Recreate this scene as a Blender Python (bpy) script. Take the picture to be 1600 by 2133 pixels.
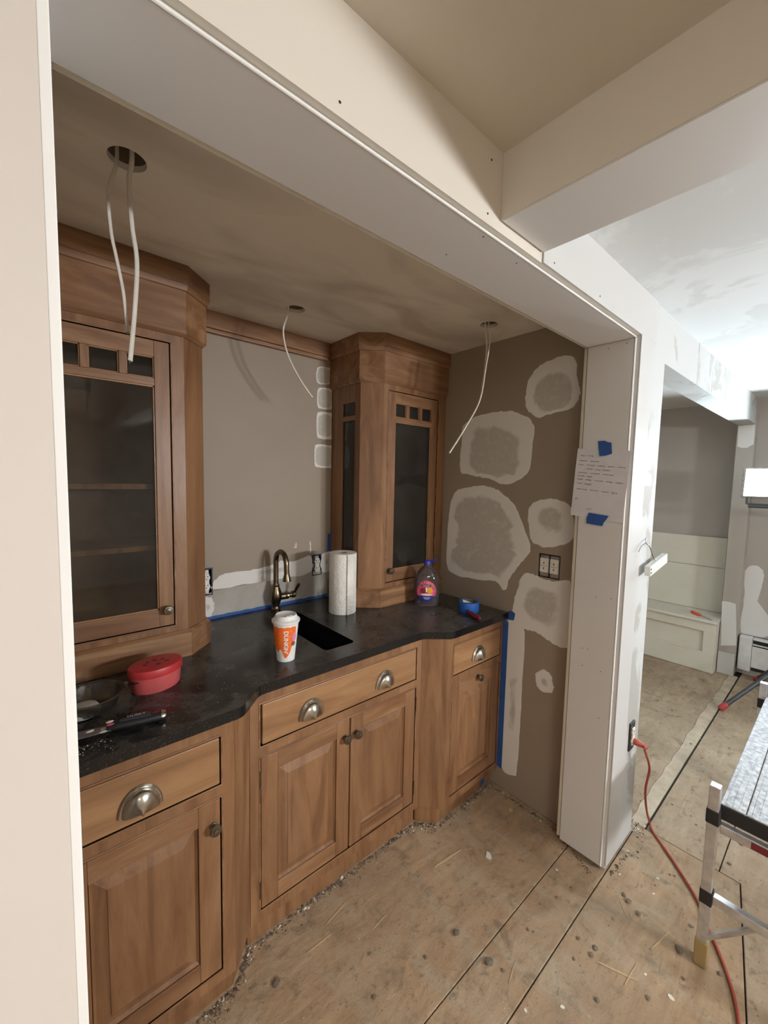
import bpy, bmesh, math, random
from mathutils import Vector, Matrix
for o in list(bpy.data.objects): bpy.data.objects.remove(o)
SC = bpy.context.scene
COL = SC.collection
# ------------------------------------------------------------------ camera
CAM_C = Vector((-.03159, -.54580, 1.54900))
CAM_F = Vector((.654886, .751632, -.078565))
CAM_R = Vector((.754888, -.655512, .021155))
CAM_U = Vector((.035599, .073162, .996685))
FPX = 851.12
cd = bpy.data.cameras.new('camera'); cam = bpy.data.objects.new('camera', cd); COL.objects.link(cam)
cd.sensor_fit = 'HORIZONTAL'; cd.sensor_width = 36; cd.lens = FPX / 1600 * 36; cd.clip_start = .02
cam.matrix_world = Matrix(((CAM_R.x, CAM_U.x, -CAM_F.x, CAM_C.x), (CAM_R.y, CAM_U.y, -CAM_F.y, CAM_C.y),
                           (CAM_R.z, CAM_U.z, -CAM_F.z, CAM_C.z), (0, 0, 0, 1)))
SC.camera = cam
# ------------------------------------------------------------------ world, exposure
w = bpy.data.worlds.new('world'); SC.world = w; w.use_nodes = True
w.node_tree.nodes['Background'].inputs[0].default_value = (.5, .5, .5, 1)
w.node_tree.nodes['Background'].inputs[1].default_value = .05
vs = SC.view_settings
vs.view_transform = 'Standard'; vs.look = 'None'; vs.gamma = 1; vs.use_curve_mapping = False
vs.exposure = 0.92
LAMP_FAR = 78.0      # radiance of the dual-head work light seen at the right
LAMP_NEAR = 132.0     # radiance of the work light standing behind the photographer
LAMP_COL_FAR = (.78, .91, 1.0)
LAMP_COL_NEAR = (.97, .98, 1.0)
FILL_PANEL = 25.0          # radiance of the ceiling panel added behind the photographer as soft fill

def at(px, py, ax, val):
    """a pixel's ray met with the plane ax = val"""
    d = CAM_F + CAM_R * ((px - 800) / FPX) + CAM_U * ((1066.5 - py) / FPX)
    k = 'xyz'.index(ax); t = (val - CAM_C[k]) / d[k]
    return CAM_C + d * t

# ------------------------------------------------------------------ materials
class NT:
    def __init__(s, name):
        s.m = bpy.data.materials.new(name); s.m.use_nodes = True
        s.t = s.m.node_tree; s.b = s.t.nodes['Principled BSDF']; s._co = None
    def n(s, typ, **kw):
        nd = s.t.nodes.new(typ)
        for k, v in kw.items():
            if k.startswith('i_'):
                key = k[2:]; key = int(key) if key.isdigit() else key
                nd.inputs[key].default_value = v
            else: setattr(nd, k, v)
        return nd
    def l(s, a, b): s.t.links.new(a, b)
    def co(s, scale=(1, 1, 1), rot=(0, 0, 0)):
        if not s._co: s._co = s.n('ShaderNodeTexCoord')
        mp = s.n('ShaderNodeMapping'); mp.inputs['Scale'].default_value = scale; mp.inputs['Rotation'].default_value = rot
        s.l(s._co.outputs['Object'], mp.inputs['Vector']); return mp.outputs[0]
    def noise(s, sc, det=4, rough=.55, vec=None, dist=0):
        nd = s.n('ShaderNodeTexNoise'); nd.inputs['Scale'].default_value = sc; nd.inputs['Detail'].default_value = det
        nd.inputs['Roughness'].default_value = rough; nd.inputs['Distortion'].default_value = dist
        s.l(vec if vec else s.co(), nd.inputs['Vector']); return nd.outputs['Fac']
    def ramp(s, fac, stops):
        r = s.n('ShaderNodeValToRGB'); e = r.color_ramp.elements
        while len(e) < len(stops): e.new(.5)
        for q, (p, c) in zip(e, stops):
            q.position = p; q.color = (c, c, c, 1) if not hasattr(c, '__len__') else (*c, 1)
        s.l(fac, r.inputs[0]); return r.outputs[0]
    def mix(s, fac, a, b, mode='MIX'):
        m = s.n('ShaderNodeMix'); m.data_type = 'RGBA'; m.blend_type = mode
        if hasattr(fac, 'links'): s.l(fac, m.inputs[0])
        else: m.inputs[0].default_value = fac
        for v, i in ((a, 6), (b, 7)):
            if hasattr(v, 'links'): s.l(v, m.inputs[i])
            else: m.inputs[i].default_value = (*v, 1)
        return m.outputs[2]
    def math(s, op, a, b=0.0):
        m = s.n('ShaderNodeMath', operation=op); m.use_clamp = False
        for v, i in ((a, 0), (b, 1)):
            if hasattr(v, 'links'): s.l(v, m.inputs[i])
            else: m.inputs[i].default_value = v
        return m.outputs[0]
    def color(s, c): s.l(c, s.b.inputs['Base Color'])
    def rough(s, r):
        if hasattr(r, 'links'): s.l(r, s.b.inputs['Roughness'])
        else: s.b.inputs['Roughness'].default_value = r
    def bump(s, h, strength=.2, dist=.002):
        b = s.n('ShaderNodeBump'); b.inputs['Strength'].default_value = strength; b.inputs['Distance'].default_value = dist
        s.l(h, b.inputs['Height']); s.l(b.outputs[0], s.b.inputs['Normal'])

def plain(name, c, rough=.5, metal=0, var=.08, sc=20, bump=0, spec=None):
    m = NT(name); f = m.noise(sc)
    dk = tuple(max(0, x * (1 - var)) for x in c); lt = tuple(min(1, x * (1 + var)) for x in c)
    m.color(m.ramp(f, [(.3, dk), (.7, lt)])); m.rough(rough); m.b.inputs['Metallic'].default_value = metal
    if bump: m.bump(m.noise(sc * 6), bump, .001)
    if spec is not None: m.b.inputs['Specular IOR Level'].default_value = spec
    return m.m

def wood(name, dark, mid, light, axis='z'):
    m = NT(name)
    sc = {'z': (7, 7, .7), 'x': (.7, 7, 7)}[axis]
    g = m.noise(2.0, 6, .55, m.co(sc), 1.6)
    bl = m.noise(4.0, 4, .55, m.co((1, 1, .55) if axis == 'z' else (.55, 1, 1)), .5)
    fine = m.noise(16, 3, .6, m.co(tuple(x * 2.2 for x in sc)))
    c = m.ramp(g, [(.30, dark), (.50, mid), (.72, light)])
    c = m.mix(m.ramp(bl, [(.40, .0), (.70, .55)]), c, dark)
    c = m.mix(m.ramp(fine, [(.42, .14), (.6, .0)]), c, tuple(x * .72 for x in dark))
    dust = m.noise(5, 5, .6, m.co((1, 1, .5)))
    c = m.mix(m.ramp(dust, [(.55, .0), (.8, .07)]), c, (.40, .32, .25))
    m.color(c); m.rough(m.ramp(dust, [(.3, .34), (.75, .55)])); m.bump(g, .04, .0008)
    return m.m

M = {}
WD, WM, WL = (.165, .076, .034), (.280, .142, .066), (.37, .203, .098)
M['wood'] = wood('cabinet_wood_vertical', WD, WM, WL, 'z')
M['wood_h'] = wood('cabinet_wood_horizontal', WD, WM, (.43, .25, .132), 'x')
M['wood_draw'] = wood('drawer_wood', (.24, .122, .055), (.36, .192, .088), (.45, .26, .124), 'x')
M['wood_in'] = plain('cabinet_interior_wood', (.16, .10, .06), .6, var=.2)
M['gap'] = plain('painted_gap_shade', (.012, .009, .007), .8)  # near-black colour standing in for shade in the cabinet gaps

def wall_paint(name, base, dirt, dsc=2.2, amt=.35, rough=.62):
    m = NT(name)
    a = m.noise(dsc, 4, .55); b = m.noise(60, 2, .5)
    c = m.mix(m.ramp(a, [(.45, 0.), (.75, amt)]), base, dirt)
    m.color(c); m.rough(rough); m.bump(b, .08, .0006); return m.m
M['taupe'] = wall_paint('taupe_wall_paint', (.315, .255, .192), (.26, .207, .155), 1.6, .5, .55)
M['beige'] = wall_paint('pale_beige_paint', (.615, .565, .515), (.615, .565, .51), 2, .5)
M['cream'] = wall_paint('cream_paint', (.68, .635, .555), (.64, .595, .51), 2, .4, .5)
M['white'] = wall_paint('white_trim_paint', (.66, .645, .625), (.60, .58, .545), 3, .35, .42)
M['casing'] = wall_paint('primed_casing_paint', (.53, .525, .51), (.48, .47, .45), 3, .35, .5)
M['cream_edge'] = wall_paint('cream_edge', (.60, .54, .43), (.50, .43, .32), 9, .6, .5)
M['bead'] = wall_paint('raw_white_corner_bead', (.78, .78, .755), (.74, .73, .70), 9, .4)
M['greywall'] = wall_paint('grey_beige_paint', (.46, .425, .38), (.42, .38, .33), 2, .4)
M['bench'] = wall_paint('off_white_bench_paint', (.72, .70, .60), (.62, .58, .46), 5, .5, .45)
M['ceil'] = wall_paint('ceiling_paint', (.60, .555, .475), (.56, .515, .435), 1.4, .4)

def niche_ceiling():
    m = NT('smudged_niche_ceiling')
    a = m.noise(2.1, 5, .5, m.co((1, 2.2, 1), (0, 0, .7)), .6); b = m.noise(5.5, 3, .5)
    c = m.mix(m.ramp(a, [(.44, 0.), (.66, .85)]), (.82, .775, .70), (.56, .51, .44))
    c = m.mix(m.ramp(b, [(.55, 0.), (.8, .35)]), c, (.84, .80, .73))
    m.color(c); m.rough(.6); m.bump(m.noise(70, 2), .06, .0006); return m.m
M['nceil'] = niche_ceiling()

def skimmed(name, grey, white, sc, th=.5):
    m = NT(name)
    a = m.noise(sc, 5, .6, m.co((1.2, 1.2, .6)), .9); b = m.noise(sc * 6, 4, .6)
    k = m.math('ADD', a, m.math('MULTIPLY', m.math('SUBTRACT', b, .5), .18))
    c = m.mix(m.ramp(k, [(th - .02, 0.), (th + .03, 1.)]), grey, white)
    m.color(c); m.rough(.75); m.bump(k, .25, .002); return m.m
M['skim'] = skimmed('skim_coated_wall', (.40, .385, .355), (.53, .54, .53), 2.6, .44)
M['skim_ceil'] = skimmed('skim_coated_ceiling', (.63, .64, .63), (.71, .73, .73), 1.7, .46)

def compound():
    m = NT('joint_compound'); at_ = m.n('ShaderNodeAttribute', attribute_name='core')
    a = m.noise(7, 5, .6, None, 1.2); b = m.noise(34, 4, .65)
    k = m.math('ADD', at_.outputs['Fac'], m.math('MULTIPLY', m.math('SUBTRACT', a, .5), 1.6))
    c = m.mix(m.ramp(k, [(.42, 0.), (.85, 1.)]), (.74, .715, .665), (.50, .465, .405))
    c = m.mix(m.ramp(b, [(.5, 0.), (.75, .3)]), c, (.80, .78, .73))
    m.color(c); m.rough(.8); m.bump(b, .2, .001); return m.m
M['mud'] = compound()
M['mudgrey'] = wall_paint('thin_grey_compound', (.37, .345, .30), (.52, .49, .44), 7, .8, .8)

def plywood(name, a_, b_, seed):
    m = NT(name)
    g = m.noise(3.0, 7, .6, m.co((1.0, 6, 1), (0, 0, seed)), 1.4)
    bl = m.noise(2.6, 6, .62, None, .6); sp = m.noise(17, 6, .72, m.co((1, 1.5, 1), (0, 0, .5))); sp2 = m.noise(42, 5, .72, m.co((1, 1.8, 1)))
    sm = m.noise(5.0, 7, .68, m.co((1.7, .7, 1), (0, 0, seed + .4)), 1.0)
    c = m.ramp(g, [(.3, a_), (.6, b_), (.8, tuple(min(1, x * 1.12) for x in b_))])
    c = m.mix(m.ramp(bl, [(.42, 0.), (.68, .7)]), c, (.285, .20, .13))
    c = m.mix(m.ramp(sm, [(.47, 0.), (.70, .75)]), c, (.415, .345, .245))
    c = m.mix(m.ramp(m.noise(11, 6, .7, None, .8), [(.54, 0.), (.70, .75)]), c, (.19, .14, .09))
    c = m.mix(m.ramp(sp, [(.575, 0.), (.68, .8)]), c, (.17, .13, .09))
    c = m.mix(m.ramp(sp2, [(.60, 0.), (.70, .55)]), c, (.10, .08, .058))
    m.color(c); m.rough(.85); m.bump(m.math('ADD', sp, sm), .9, .006); return m.m
M['ply'] = plywood('plywood_subfloor', (.335, .220, .125), (.44, .305, .182), .35)
M['ply2'] = plywood('plywood_subfloor_dusty', (.38, .285, .19), (.47, .365, .25), .1)
M['thinset'] = plain('pale_thinset_strip', (.52, .435, .32), .85, var=.2, sc=14, bump=.4)
M['underfloor'] = plain('dark_underfloor', (.035, .028, .02), .9)

def granite():
    m = NT('black_granite_dusty')
    tc = m.n('ShaderNodeTexCoord'); sx = m.n('ShaderNodeSeparateXYZ'); m.l(tc.outputs['Object'], sx.inputs[0])
    fl = m.noise(180, 2, .6)
    base = m.ramp(fl, [(.55, (.006, .006, .007)), (.75, (.03, .03, .033))])
    d1 = m.noise(5.5, 7, .65, None, .8); d2 = m.noise(26, 5, .65); d3 = m.noise(1.7, 3, .5)
    bias = m.n('ShaderNodeMapRange'); bias.inputs[1].default_value = .75; bias.inputs[2].default_value = 1.35
    bias.inputs[3].default_value = .0; bias.inputs[4].default_value = .24; m.l(sx.outputs[0], bias.inputs[0])
    k = m.math('ADD', m.math('ADD', d1, m.math('MULTIPLY', m.math('SUBTRACT', d2, .5), .35)),
               m.math('ADD', bias.outputs[0], m.math('MULTIPLY', m.math('SUBTRACT', d3, .5), .5)))
    k = m.ramp(k, [(.38, 0.), (.62, .35), (.92, .9)])
    nz = m.n('ShaderNodeNewGeometry'); s2 = m.n('ShaderNodeSeparateXYZ'); m.l(nz.outputs['Normal'], s2.inputs[0])
    k = m.math('MULTIPLY', k, m.ramp(s2.outputs[2], [(.6, 0.), (.9, 1.)]))
    m.color(m.mix(k, base, (.20, .18, .155))); m.rough(m.math('ADD', m.math('MULTIPLY', k, .55), .16))
    m.b.inputs['Specular IOR Level'].default_value = .45; return m.m
M['granite'] = granite()
M['sink'] = plain('black_composite_sink', (.008, .008, .009), .35)
M['pewter'] = plain('brushed_pewter', (.50, .47, .41), .27, 1, .25, 40)
M['pewter_dk'] = plain('dark_antique_pewter', (.22, .19, .15), .38, 1, .3, 60)
M['bronze'] = plain('antique_bronze', (.20, .155, .10), .30, 1, .3, 30)
M['alu'] = plain('scuffed_aluminium', (.62, .62, .63), .42, .85, .18, 30, .2)
M['alu_deck'] = plain('plaster_splashed_aluminium_deck', (.40, .40, .405), .6, .15, .42, 70, .5)
M['black'] = plain('black_plastic', (.015, .015, .017), .45)
M['dkgrey'] = plain('dark_grey_metal', (.075, .08, .09), .42, .3)
M['red'] = plain('worn_red_plastic', (.50, .06, .07), .5)
M['tan'] = plain('tan_rubber_foot', (.36, .26, .11), .7)
M['cord'] = plain('orange_red_cord', (.36, .060, .035), .5)
M['tape'] = plain('blue_masking_tape', (.022, .085, .30), .7, var=.15)
M['tape_roll'] = plain('blue_tape_roll', (.02, .13, .52), .55)
M['cable'] = plain('white_cable_sheath', (.68, .64, .57), .5)
M['ivory'] = plain('ivory_device_plastic', (.80, .76, .67), .4)
M['slot'] = plain('dark_slot', (.02, .018, .016), .6)
M['boxblue'] = plain('blue_black_outlet_box', (.015, .02, .055), .5, var=.4)
M['galv'] = plain('galvanised_steel', (.40, .38, .34), .45, .8, .3, 40)
M['paper'] = wall_paint('crumpled_note_paper', (.66, .65, .67), (.56, .55, .58), 12, .6, .8)
M['ink'] = plain('grey_pencil_ink', (.16, .16, .18), .7)
M['towel'] = NT('embossed_paper_towel')
_t = M['towel']; _t.color(_t.ramp(_t.noise(40, 2), [(.3, (.78, .76, .70)), (.7, (.86, .84, .78))])); _t.rough(.9)
_v = _t.n('ShaderNodeTexVoronoi'); _v.inputs['Scale'].default_value = 95; _t.l(_t.co(), _v.inputs['Vector']); _t.bump(_v.outputs['Distance'], .5, .003)
M['towel'] = _t.m
M['card'] = plain('brown_cardboard', (.20, .15, .10), .85)
M['cupwhite'] = plain('white_cup_paper', (.84, .83, .81), .45)
M['cupor'] = plain('orange_cup_print', (.88, .17, .025), .45, var=.03)
M['cuppink'] = plain('pink_cup_print', (.80, .26, .50), .45, var=.03)
M['cupbrown'] = plain('brown_cup_print', (.24, .09, .05), .45)
M['lid'] = plain('white_plastic_lid', (.82, .82, .81), .3, var=.03)
M['bluecap'] = plain('blue_bottle_cap', (.02, .03, .30), .35)
M['lab_pink'] = plain('pink_red_label', (.62, .10, .17), .4, var=.6, sc=60)
M['lab_blue'] = plain('blue_label', (.02, .03, .22), .4)
M['lab_or'] = plain('orange_label_fruit', (.92, .40, .03), .4)
M['lab_red'] = plain('dark_red_label_fruit', (.28, .02, .03), .4)
M['lab_wh'] = plain('white_label_print', (.80, .78, .78), .4)
M['lab_bk'] = plain('black_label_plate', (.02, .015, .02), .4)
M['redtub'] = plain('red_tub_plastic', (.50, .035, .04), .42, var=.15)
M['redtub2'] = plain('pale_red_tub_side', (.55, .10, .10), .5, var=.15)  # paler red than the lid
M['putty'] = plain('grey_putty', (.42, .40, .36), .8, bump=.3)
M['steel'] = plain('dull_steel_blade', (.36, .35, .34), .4, .8, .3, 40)
M['maroon'] = plain('maroon_screwdriver_handle', (.17, .02, .025), .3)
M['orange_h'] = plain('orange_red_handle', (.85, .13, .05), .4)
M['ringsteel'] = plain('bright_steel', (.6, .6, .6), .3, 1)
M['heater'] = plain('white_enamel_heater', (.74, .74, .72), .35)
M['device'] = plain('white_sensor_plastic', (.72, .73, .70), .4)
M['lump'] = plain('grey_grout_lump', (.19, .155, .115), .95, var=.4, bump=.4)
M['chip'] = plain('white_plaster_chip', (.72, .68, .60), .9)
M['splint'] = plain('raw_wood_splinter', (.50, .37, .21), .8)
M['rubble'] = plain('dusty_rubble', (.15, .11, .075), .95, var=.6, sc=90)
M['rubble_w'] = plain('pale_plaster_crumbs', (.58, .54, .46), .95, var=.4, sc=90)
M['leaf'] = plain('yellow_green_scrap', (.48, .46, .16), .7)

def glass(name, tint, refl=.5, rough=.03, dusty=0.0):
    m = NT(name); t = m.t; t.nodes.remove(m.b); out = [n for n in t.nodes if n.type == 'OUTPUT_MATERIAL'][0]
    tr = m.n('ShaderNodeBsdfTransparent'); tr.inputs[0].default_value = (*tint, 1)
    gl = m.n('ShaderNodeBsdfGlossy'); gl.inputs['Roughness'].default_value = rough
    fr = m.n('ShaderNodeFresnel'); fr.inputs[0].default_value = 1.5
    mx = m.n('ShaderNodeMixShader'); m.l(m.math('MULTIPLY', fr.outputs[0], refl * 2), mx.inputs[0])
    m.l(tr.outputs[0], mx.inputs[1]); m.l(gl.outputs[0], mx.inputs[2]); last = mx.outputs[0]
    if dusty:
        df = m.n('ShaderNodeBsdfDiffuse'); df.inputs[0].default_value = (.55, .5, .44, 1)
        m2 = m.n('ShaderNodeMixShader'); k = m.ramp(m.noise(4, 6, .65), [(.35, dusty * .3), (.75, dusty)])
        m.l(k, m2.inputs[0]); m.l(last, m2.inputs[1]); m.l(df.outputs[0], m2.inputs[2]); last = m2.outputs[0]
    m.l(last, out.inputs[0]); return m.m
M['glass'] = glass('dusty_cabinet_glass', (.72, .69, .64), .5, .04, .045)
M['soap'] = glass('violet_soap_bottle', (.60, .54, .66), .6, .05, .16)
M['clear'] = glass('clear_plastic', (.90, .90, .88), .45, .08, .03)

def emit(name, col, s):
    m = NT(name); e = m.n('ShaderNodeEmission'); e.inputs[0].default_value = (*col, 1); e.inputs[1].default_value = s
    out = [n for n in m.t.nodes if n.type == 'OUTPUT_MATERIAL'][0]; m.t.nodes.remove(m.b); m.l(e.outputs[0], out.inputs[0]); return m.m
M['led_far'] = emit('cool_led_lens', LAMP_COL_FAR, LAMP_FAR)
M['fill_glow'] = emit('warm_fill_panel_glow', (1.0, .975, .93), FILL_PANEL)  # glow of the added fill panel
M['led_near'] = emit('neutral_led_lens', LAMP_COL_NEAR, LAMP_NEAR)

# ------------------------------------------------------------------ mesh builder
class MB:
    def __init__(s): s.v = []; s.f = []; s.attr = None
    def add(s, vs, fs):
        o = len(s.v); s.v += [tuple(x) for x in vs]; s.f += [tuple(i + o for i in f) for f in fs]; return s
    def box(s, x0, x1, y0, y1, z0, z1):
        vs = [(x, y, z) for z in (z0, z1) for y in (y0, y1) for x in (x0, x1)]
        return s.add(vs, [(0, 2, 3, 1), (4, 5, 7, 6), (0, 1, 5, 4), (2, 6, 7, 3), (0, 4, 6, 2), (1, 3, 7, 5)])
    def prism(s, poly, z0, z1, poly2=None):
        n = len(poly); p2 = poly2 or poly
        a = sum(poly[i][0] * poly[(i + 1) % n][1] - poly[(i + 1) % n][0] * poly[i][1] for i in range(n))
        if a < 0: poly = poly[::-1]; p2 = p2[::-1]
        vs = [(x, y, z0) for x, y in poly] + [(x, y, z1) for x, y in p2]
        return s.add(vs, [tuple(range(n))[::-1], tuple(range(n, 2 * n))] + [(i, (i + 1) % n, n + (i + 1) % n, n + i) for i in range(n)])
    def tube(s, pts, r, seg=8, cap=True, flat=1.0):
        pts = [Vector(p) for p in pts]; n = len(pts); rs = r if hasattr(r, '__len__') else [r] * n
        t0 = (pts[1] - pts[0]).normalized(); u = (t0.cross(Vector((0, 0, 1))) if abs(t0.z) < .9 else t0.orthogonal()).normalized(); vs = []
        for i in range(n):
            t = (pts[min(i + 1, n - 1)] - pts[max(i - 1, 0)]).normalized()
            u = (u - t * u.dot(t)).normalized(); b = t.cross(u)
            for k in range(seg):
                a = 2 * math.pi * k / seg
                vs.append(pts[i] + (u * math.cos(a) + b * math.sin(a) * flat) * rs[i])
        fs = [(i * seg + k, i * seg + (k + 1) % seg, (i + 1) * seg + (k + 1) % seg, (i + 1) * seg + k) for i in range(n - 1) for k in range(seg)]
        if cap: fs += [tuple(range(seg))[::-1], tuple(range((n - 1) * seg, n * seg))]
        return s.add(vs, fs)
    def lathe(s, prof, c=(0, 0, 0), seg=24, sx=1, sy=1, cap=True, axis='z', rot=0):
        n = len(prof); vs = []
        for r, h in prof:
            for k in range(seg):
                a = 2 * math.pi * k / seg; x, y = r * math.cos(a) * sx, r * math.sin(a) * sy
                x, y = x * math.cos(rot) - y * math.sin(rot), x * math.sin(rot) + y * math.cos(rot)
                p = (x, y, h) if axis == 'z' else ((x, -h, y) if axis == 'y' else (h, x, y))
                vs.append((c[0] + p[0], c[1] + p[1], c[2] + p[2]))
        fs = [(i * seg + k, i * seg + (k + 1) % seg, (i + 1) * seg + (k + 1) % seg, (i + 1) * seg + k) for i in range(n - 1) for k in range(seg)]
        if cap: fs += [tuple(range(seg))[::-1], tuple(range((n - 1) * seg, n * seg))]
        return s.add(vs, fs)
    def plate(s, outer, holes, to3, th):
        """flat polygon with holes (2-D), mapped by to3(u, v, depth), th thick"""
        bm = bmesh.new(); loops = []; eds = []
        for lp in [outer] + holes:
            vv = [bm.verts.new((u, v, 0)) for u, v in lp]; loops.append(vv)
            eds += [bm.edges.new((vv[i], vv[(i + 1) % len(vv)])) for i in range(len(vv))]
        bmesh.ops.triangle_fill(bm, edges=eds, use_beauty=True, use_dissolve=False)
        bm.verts.index_update(); vs = [v.co.copy() for v in bm.verts]; n = len(vs)
        V = [to3(v.x, v.y, 0) for v in vs] + [to3(v.x, v.y, th) for v in vs]
        F = []
        for f in bm.faces:
            ix = [v.index for v in f.verts]; F.append(tuple(ix)); F.append(tuple(i + n for i in ix[::-1]))
        for vv in loops:
            for i in range(len(vv)):
                a, b = vv[i].index, vv[(i + 1) % len(vv)].index; F.append((a, b, b + n, a + n))
        bm.free(); return s.add(V, F)

OFF = {}
RND = random.Random(7)
def obj(name, mb, m, parent=None, smooth=False, bevel=0, seg=2, fix=True):
    me = bpy.data.meshes.new(name)
    off = OFF.get(parent.name, Vector()) if parent else Vector()
    me.from_pydata([Vector(v) - off for v in mb.v], [], mb.f); me.update()
    if fix:
        bm = bmesh.new(); bm.from_mesh(me); bmesh.ops.recalc_face_normals(bm, faces=bm.faces); bm.to_mesh(me); bm.free()
    o = bpy.data.objects.new(name, me); COL.objects.link(o)
    me.materials.append(m if not isinstance(m, str) else M[m])
    if smooth:
        for p in me.polygons: p.use_smooth = True
        md = o.modifiers.new('edge', 'EDGE_SPLIT'); md.split_angle = math.radians(38)
    if bevel:
        b = o.modifiers.new('bevel', 'BEVEL'); b.width = bevel; b.segments = seg; b.limit_method = 'ANGLE'; b.harden_normals = False
    if parent: o.parent = parent; OFF[o.name] = off
    return o
def tag(o, label, cat, group=None):
    o['label'] = label; o['category'] = cat
    if group: o['group'] = group
    return o
def thing(name, label, cat, loc=(0, 0, 0), group=None):
    o = bpy.data.objects.new(name, None); COL.objects.link(o); o.location = loc; o.empty_display_size = .05
    OFF[o.name] = Vector(loc); return tag(o, label, cat, group)
def struct(name, mb, m, bevel=0, label=None, smooth=False):
    o = obj(name, mb, m, None, smooth, bevel); o['kind'] = 'structure'
    if label: o['label'] = label
    return o
def child_mesh(name, src, parent, loc):
    """another part that shares src's mesh data, placed at world loc"""
    o = bpy.data.objects.new(name, src.data); COL.objects.link(o); o.parent = parent
    o.location = Vector(loc) - OFF[parent.name]; OFF[o.name] = OFF[parent.name]
    for md in src.modifiers:
        n = o.modifiers.new(md.name, md.type)
        if md.type == 'BEVEL': n.width = md.width; n.segments = md.segments; n.limit_method = md.limit_method
        if md.type == 'EDGE_SPLIT': n.split_angle = md.split_angle
    return o
def spline(pts, k=6):
    P = [Vector(p) for p in pts]; out = []
    for i in range(len(P) - 1):
        a, b, c, d = P[max(i - 1, 0)], P[i], P[i + 1], P[min(i + 2, len(P) - 1)]
        for j in range(k):
            t = j / k; out.append(.5 * ((2 * b) + (c - a) * t + (2 * a - 5 * b + 4 * c - d) * t * t + (3 * b - a - 3 * c + d) * t ** 3))
    return out + [P[-1]]
def closed(pts, k=5, jit=0, rnd=None):
    P = [Vector(p) for p in pts]; n = len(P); out = []
    for i in range(n):
        a, b, c, d = P[i - 1], P[i], P[(i + 1) % n], P[(i + 2) % n]
        for j in range(k):
            t = j / k; q = .5 * ((2 * b) + (c - a) * t + (2 * a - 5 * b + 4 * c - d) * t * t + (3 * b - a - 3 * c + d) * t ** 3)
            if jit: q = q + Vector([rnd.uniform(-jit, jit) for _ in q])
            out.append(q)
    return out
def text_mesh(s, size, bold=0):
    cu = bpy.data.curves.new('txt', 'FONT'); cu.body = s; cu.size = size; cu.align_x = 'CENTER'; cu.align_y = 'CENTER'; cu.resolution_u = 3; cu.offset = bold
    o = bpy.data.objects.new('txt', cu); COL.objects.link(o); bpy.context.view_layer.update()
    me = bpy.data.meshes.new_from_object(o.evaluated_get(bpy.context.evaluated_depsgraph_get()))
    vs = [v.co.copy() for v in me.vertices]; fs = [tuple(p.vertices) for p in me.polygons]
    bpy.data.objects.remove(o); bpy.data.meshes.remove(me); bpy.data.curves.remove(cu); return vs, fs


# ------------------------------------------------------------------ dimensions (metres)
XW, XL, YB = 1.731, -.07, 1.295          # niche right wall, left wall, back wall
XP, D1, ZS = 1.650, .180, 2.0885         # post jamb, depth of the opening, header soffit
ZN, ZC, ZBB = 2.238, 2.250, 2.1145       # niche ceiling, room ceiling, beam underside
XE = 1.945                               # end of the wall between the two openings
XJ, XH = 4.30, 4.42                      # far jamb, heater wall
YF1, YF2 = .555, .637                    # cabinet fronts: outer, sink
Z1, Z2, Z3, Z4 = .8325, .6925, .655, .126
# ================================================================== floor
fl = struct('floor', MB().box(-2.2, 4.9, -4.2, 1.32, -.08, -.012), 'underfloor', label='bare plywood subfloor in sheets with dirty joints')
def sheet(x0, x1, y0, y1, m, poly=None):
    mb = MB(); mb.prism(poly or [(x0, y0), (x1, y0), (x1, y1), (x0, y1)], -.012, 0)
    return obj('plywood_sheet', mb, m, fl, bevel=.0015, seg=1)
sheet(-.07, 1.731, .153, 1.295, 'ply')
sheet(-.07, 2.02, .000, .1495, 'ply')
sheet(-2.2, .62, -1.22, -.004, 'ply')
sheet(0, 0, 0, 0, 'ply', [(.624, -1.22), (1.30, -1.22), (1.42, -.462), (2.02, -.362), (2.02, -.004), (.624, -.004)])
sheet(0, 0, 0, 0, 'ply2', [(1.304, -1.22), (3.2, -1.22), (3.2, -.300), (2.024, -.300), (2.024, -.3655), (1.424, -.4655)])
sheet(2.024, 4.42, -.296, -.040, 'ply2')
sheet(3.204, 4.42, -1.22, -.30, 'ply2')
_e = [(2.024 + i * .0785, .030 + RND.uniform(-.007, .007)) for i in range(30)]
sheet(0, 0, 0, 0, 'thinset', [(2.024, -.030), (4.3005, -.030)] + _e[::-1])
sheet(0, 0, 0, 0, 'ply2', [(x, y + .001) for x, y in _e] + [(4.3005, .109), (4.3005, .62), (1.945, .62), (1.945, .031)])
sheet(1.945, 4.30, .624, 1.295, 'ply2')
for i in range(3):
    for j in range(2): sheet(-2.2 + i * 2.21, -2.2 + i * 2.21 + 2.205, -4.2 + j * 1.488, -4.2 + j * 1.488 + 1.484, 'ply')
# ================================================================== walls and ceilings
struct('wall_left', MB().box(-2.3, -2.2, -4.2, 0, 0, ZC), 'beige')
struct('wall_rear', MB().box(-2.2, 4.42, -4.3, -4.2, 0, ZC), 'beige')
struct('wall_right', MB().box(XH, XH + .1, -4.2, 0, 0, ZC), 'greywall', label='grey-beige far wall behind the heater')
wf = struct('wall_front_left', MB().box(-2.2, -.010, 0, D1, 0, ZC), 'beige', label='pale beige wall beside the niche opening')
obj('corner_bead', MB().box(-.010, 0, 0, D1, 0, ZS), 'bead', wf, bevel=.001)
wh = struct('wall_front_header', MB().box(-.010, 1.7955, 0, D1, ZS, ZC), 'cream', label='cream header above the niche opening')
wp = struct('wall_front_post', MB().box(XP + .006, 1.796, .0, D1, .012, ZS - .0002).box(1.796, XE, .0, D1, .012, ZC), 'skim', label='narrow wall between the niche and the bench nook')
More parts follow.
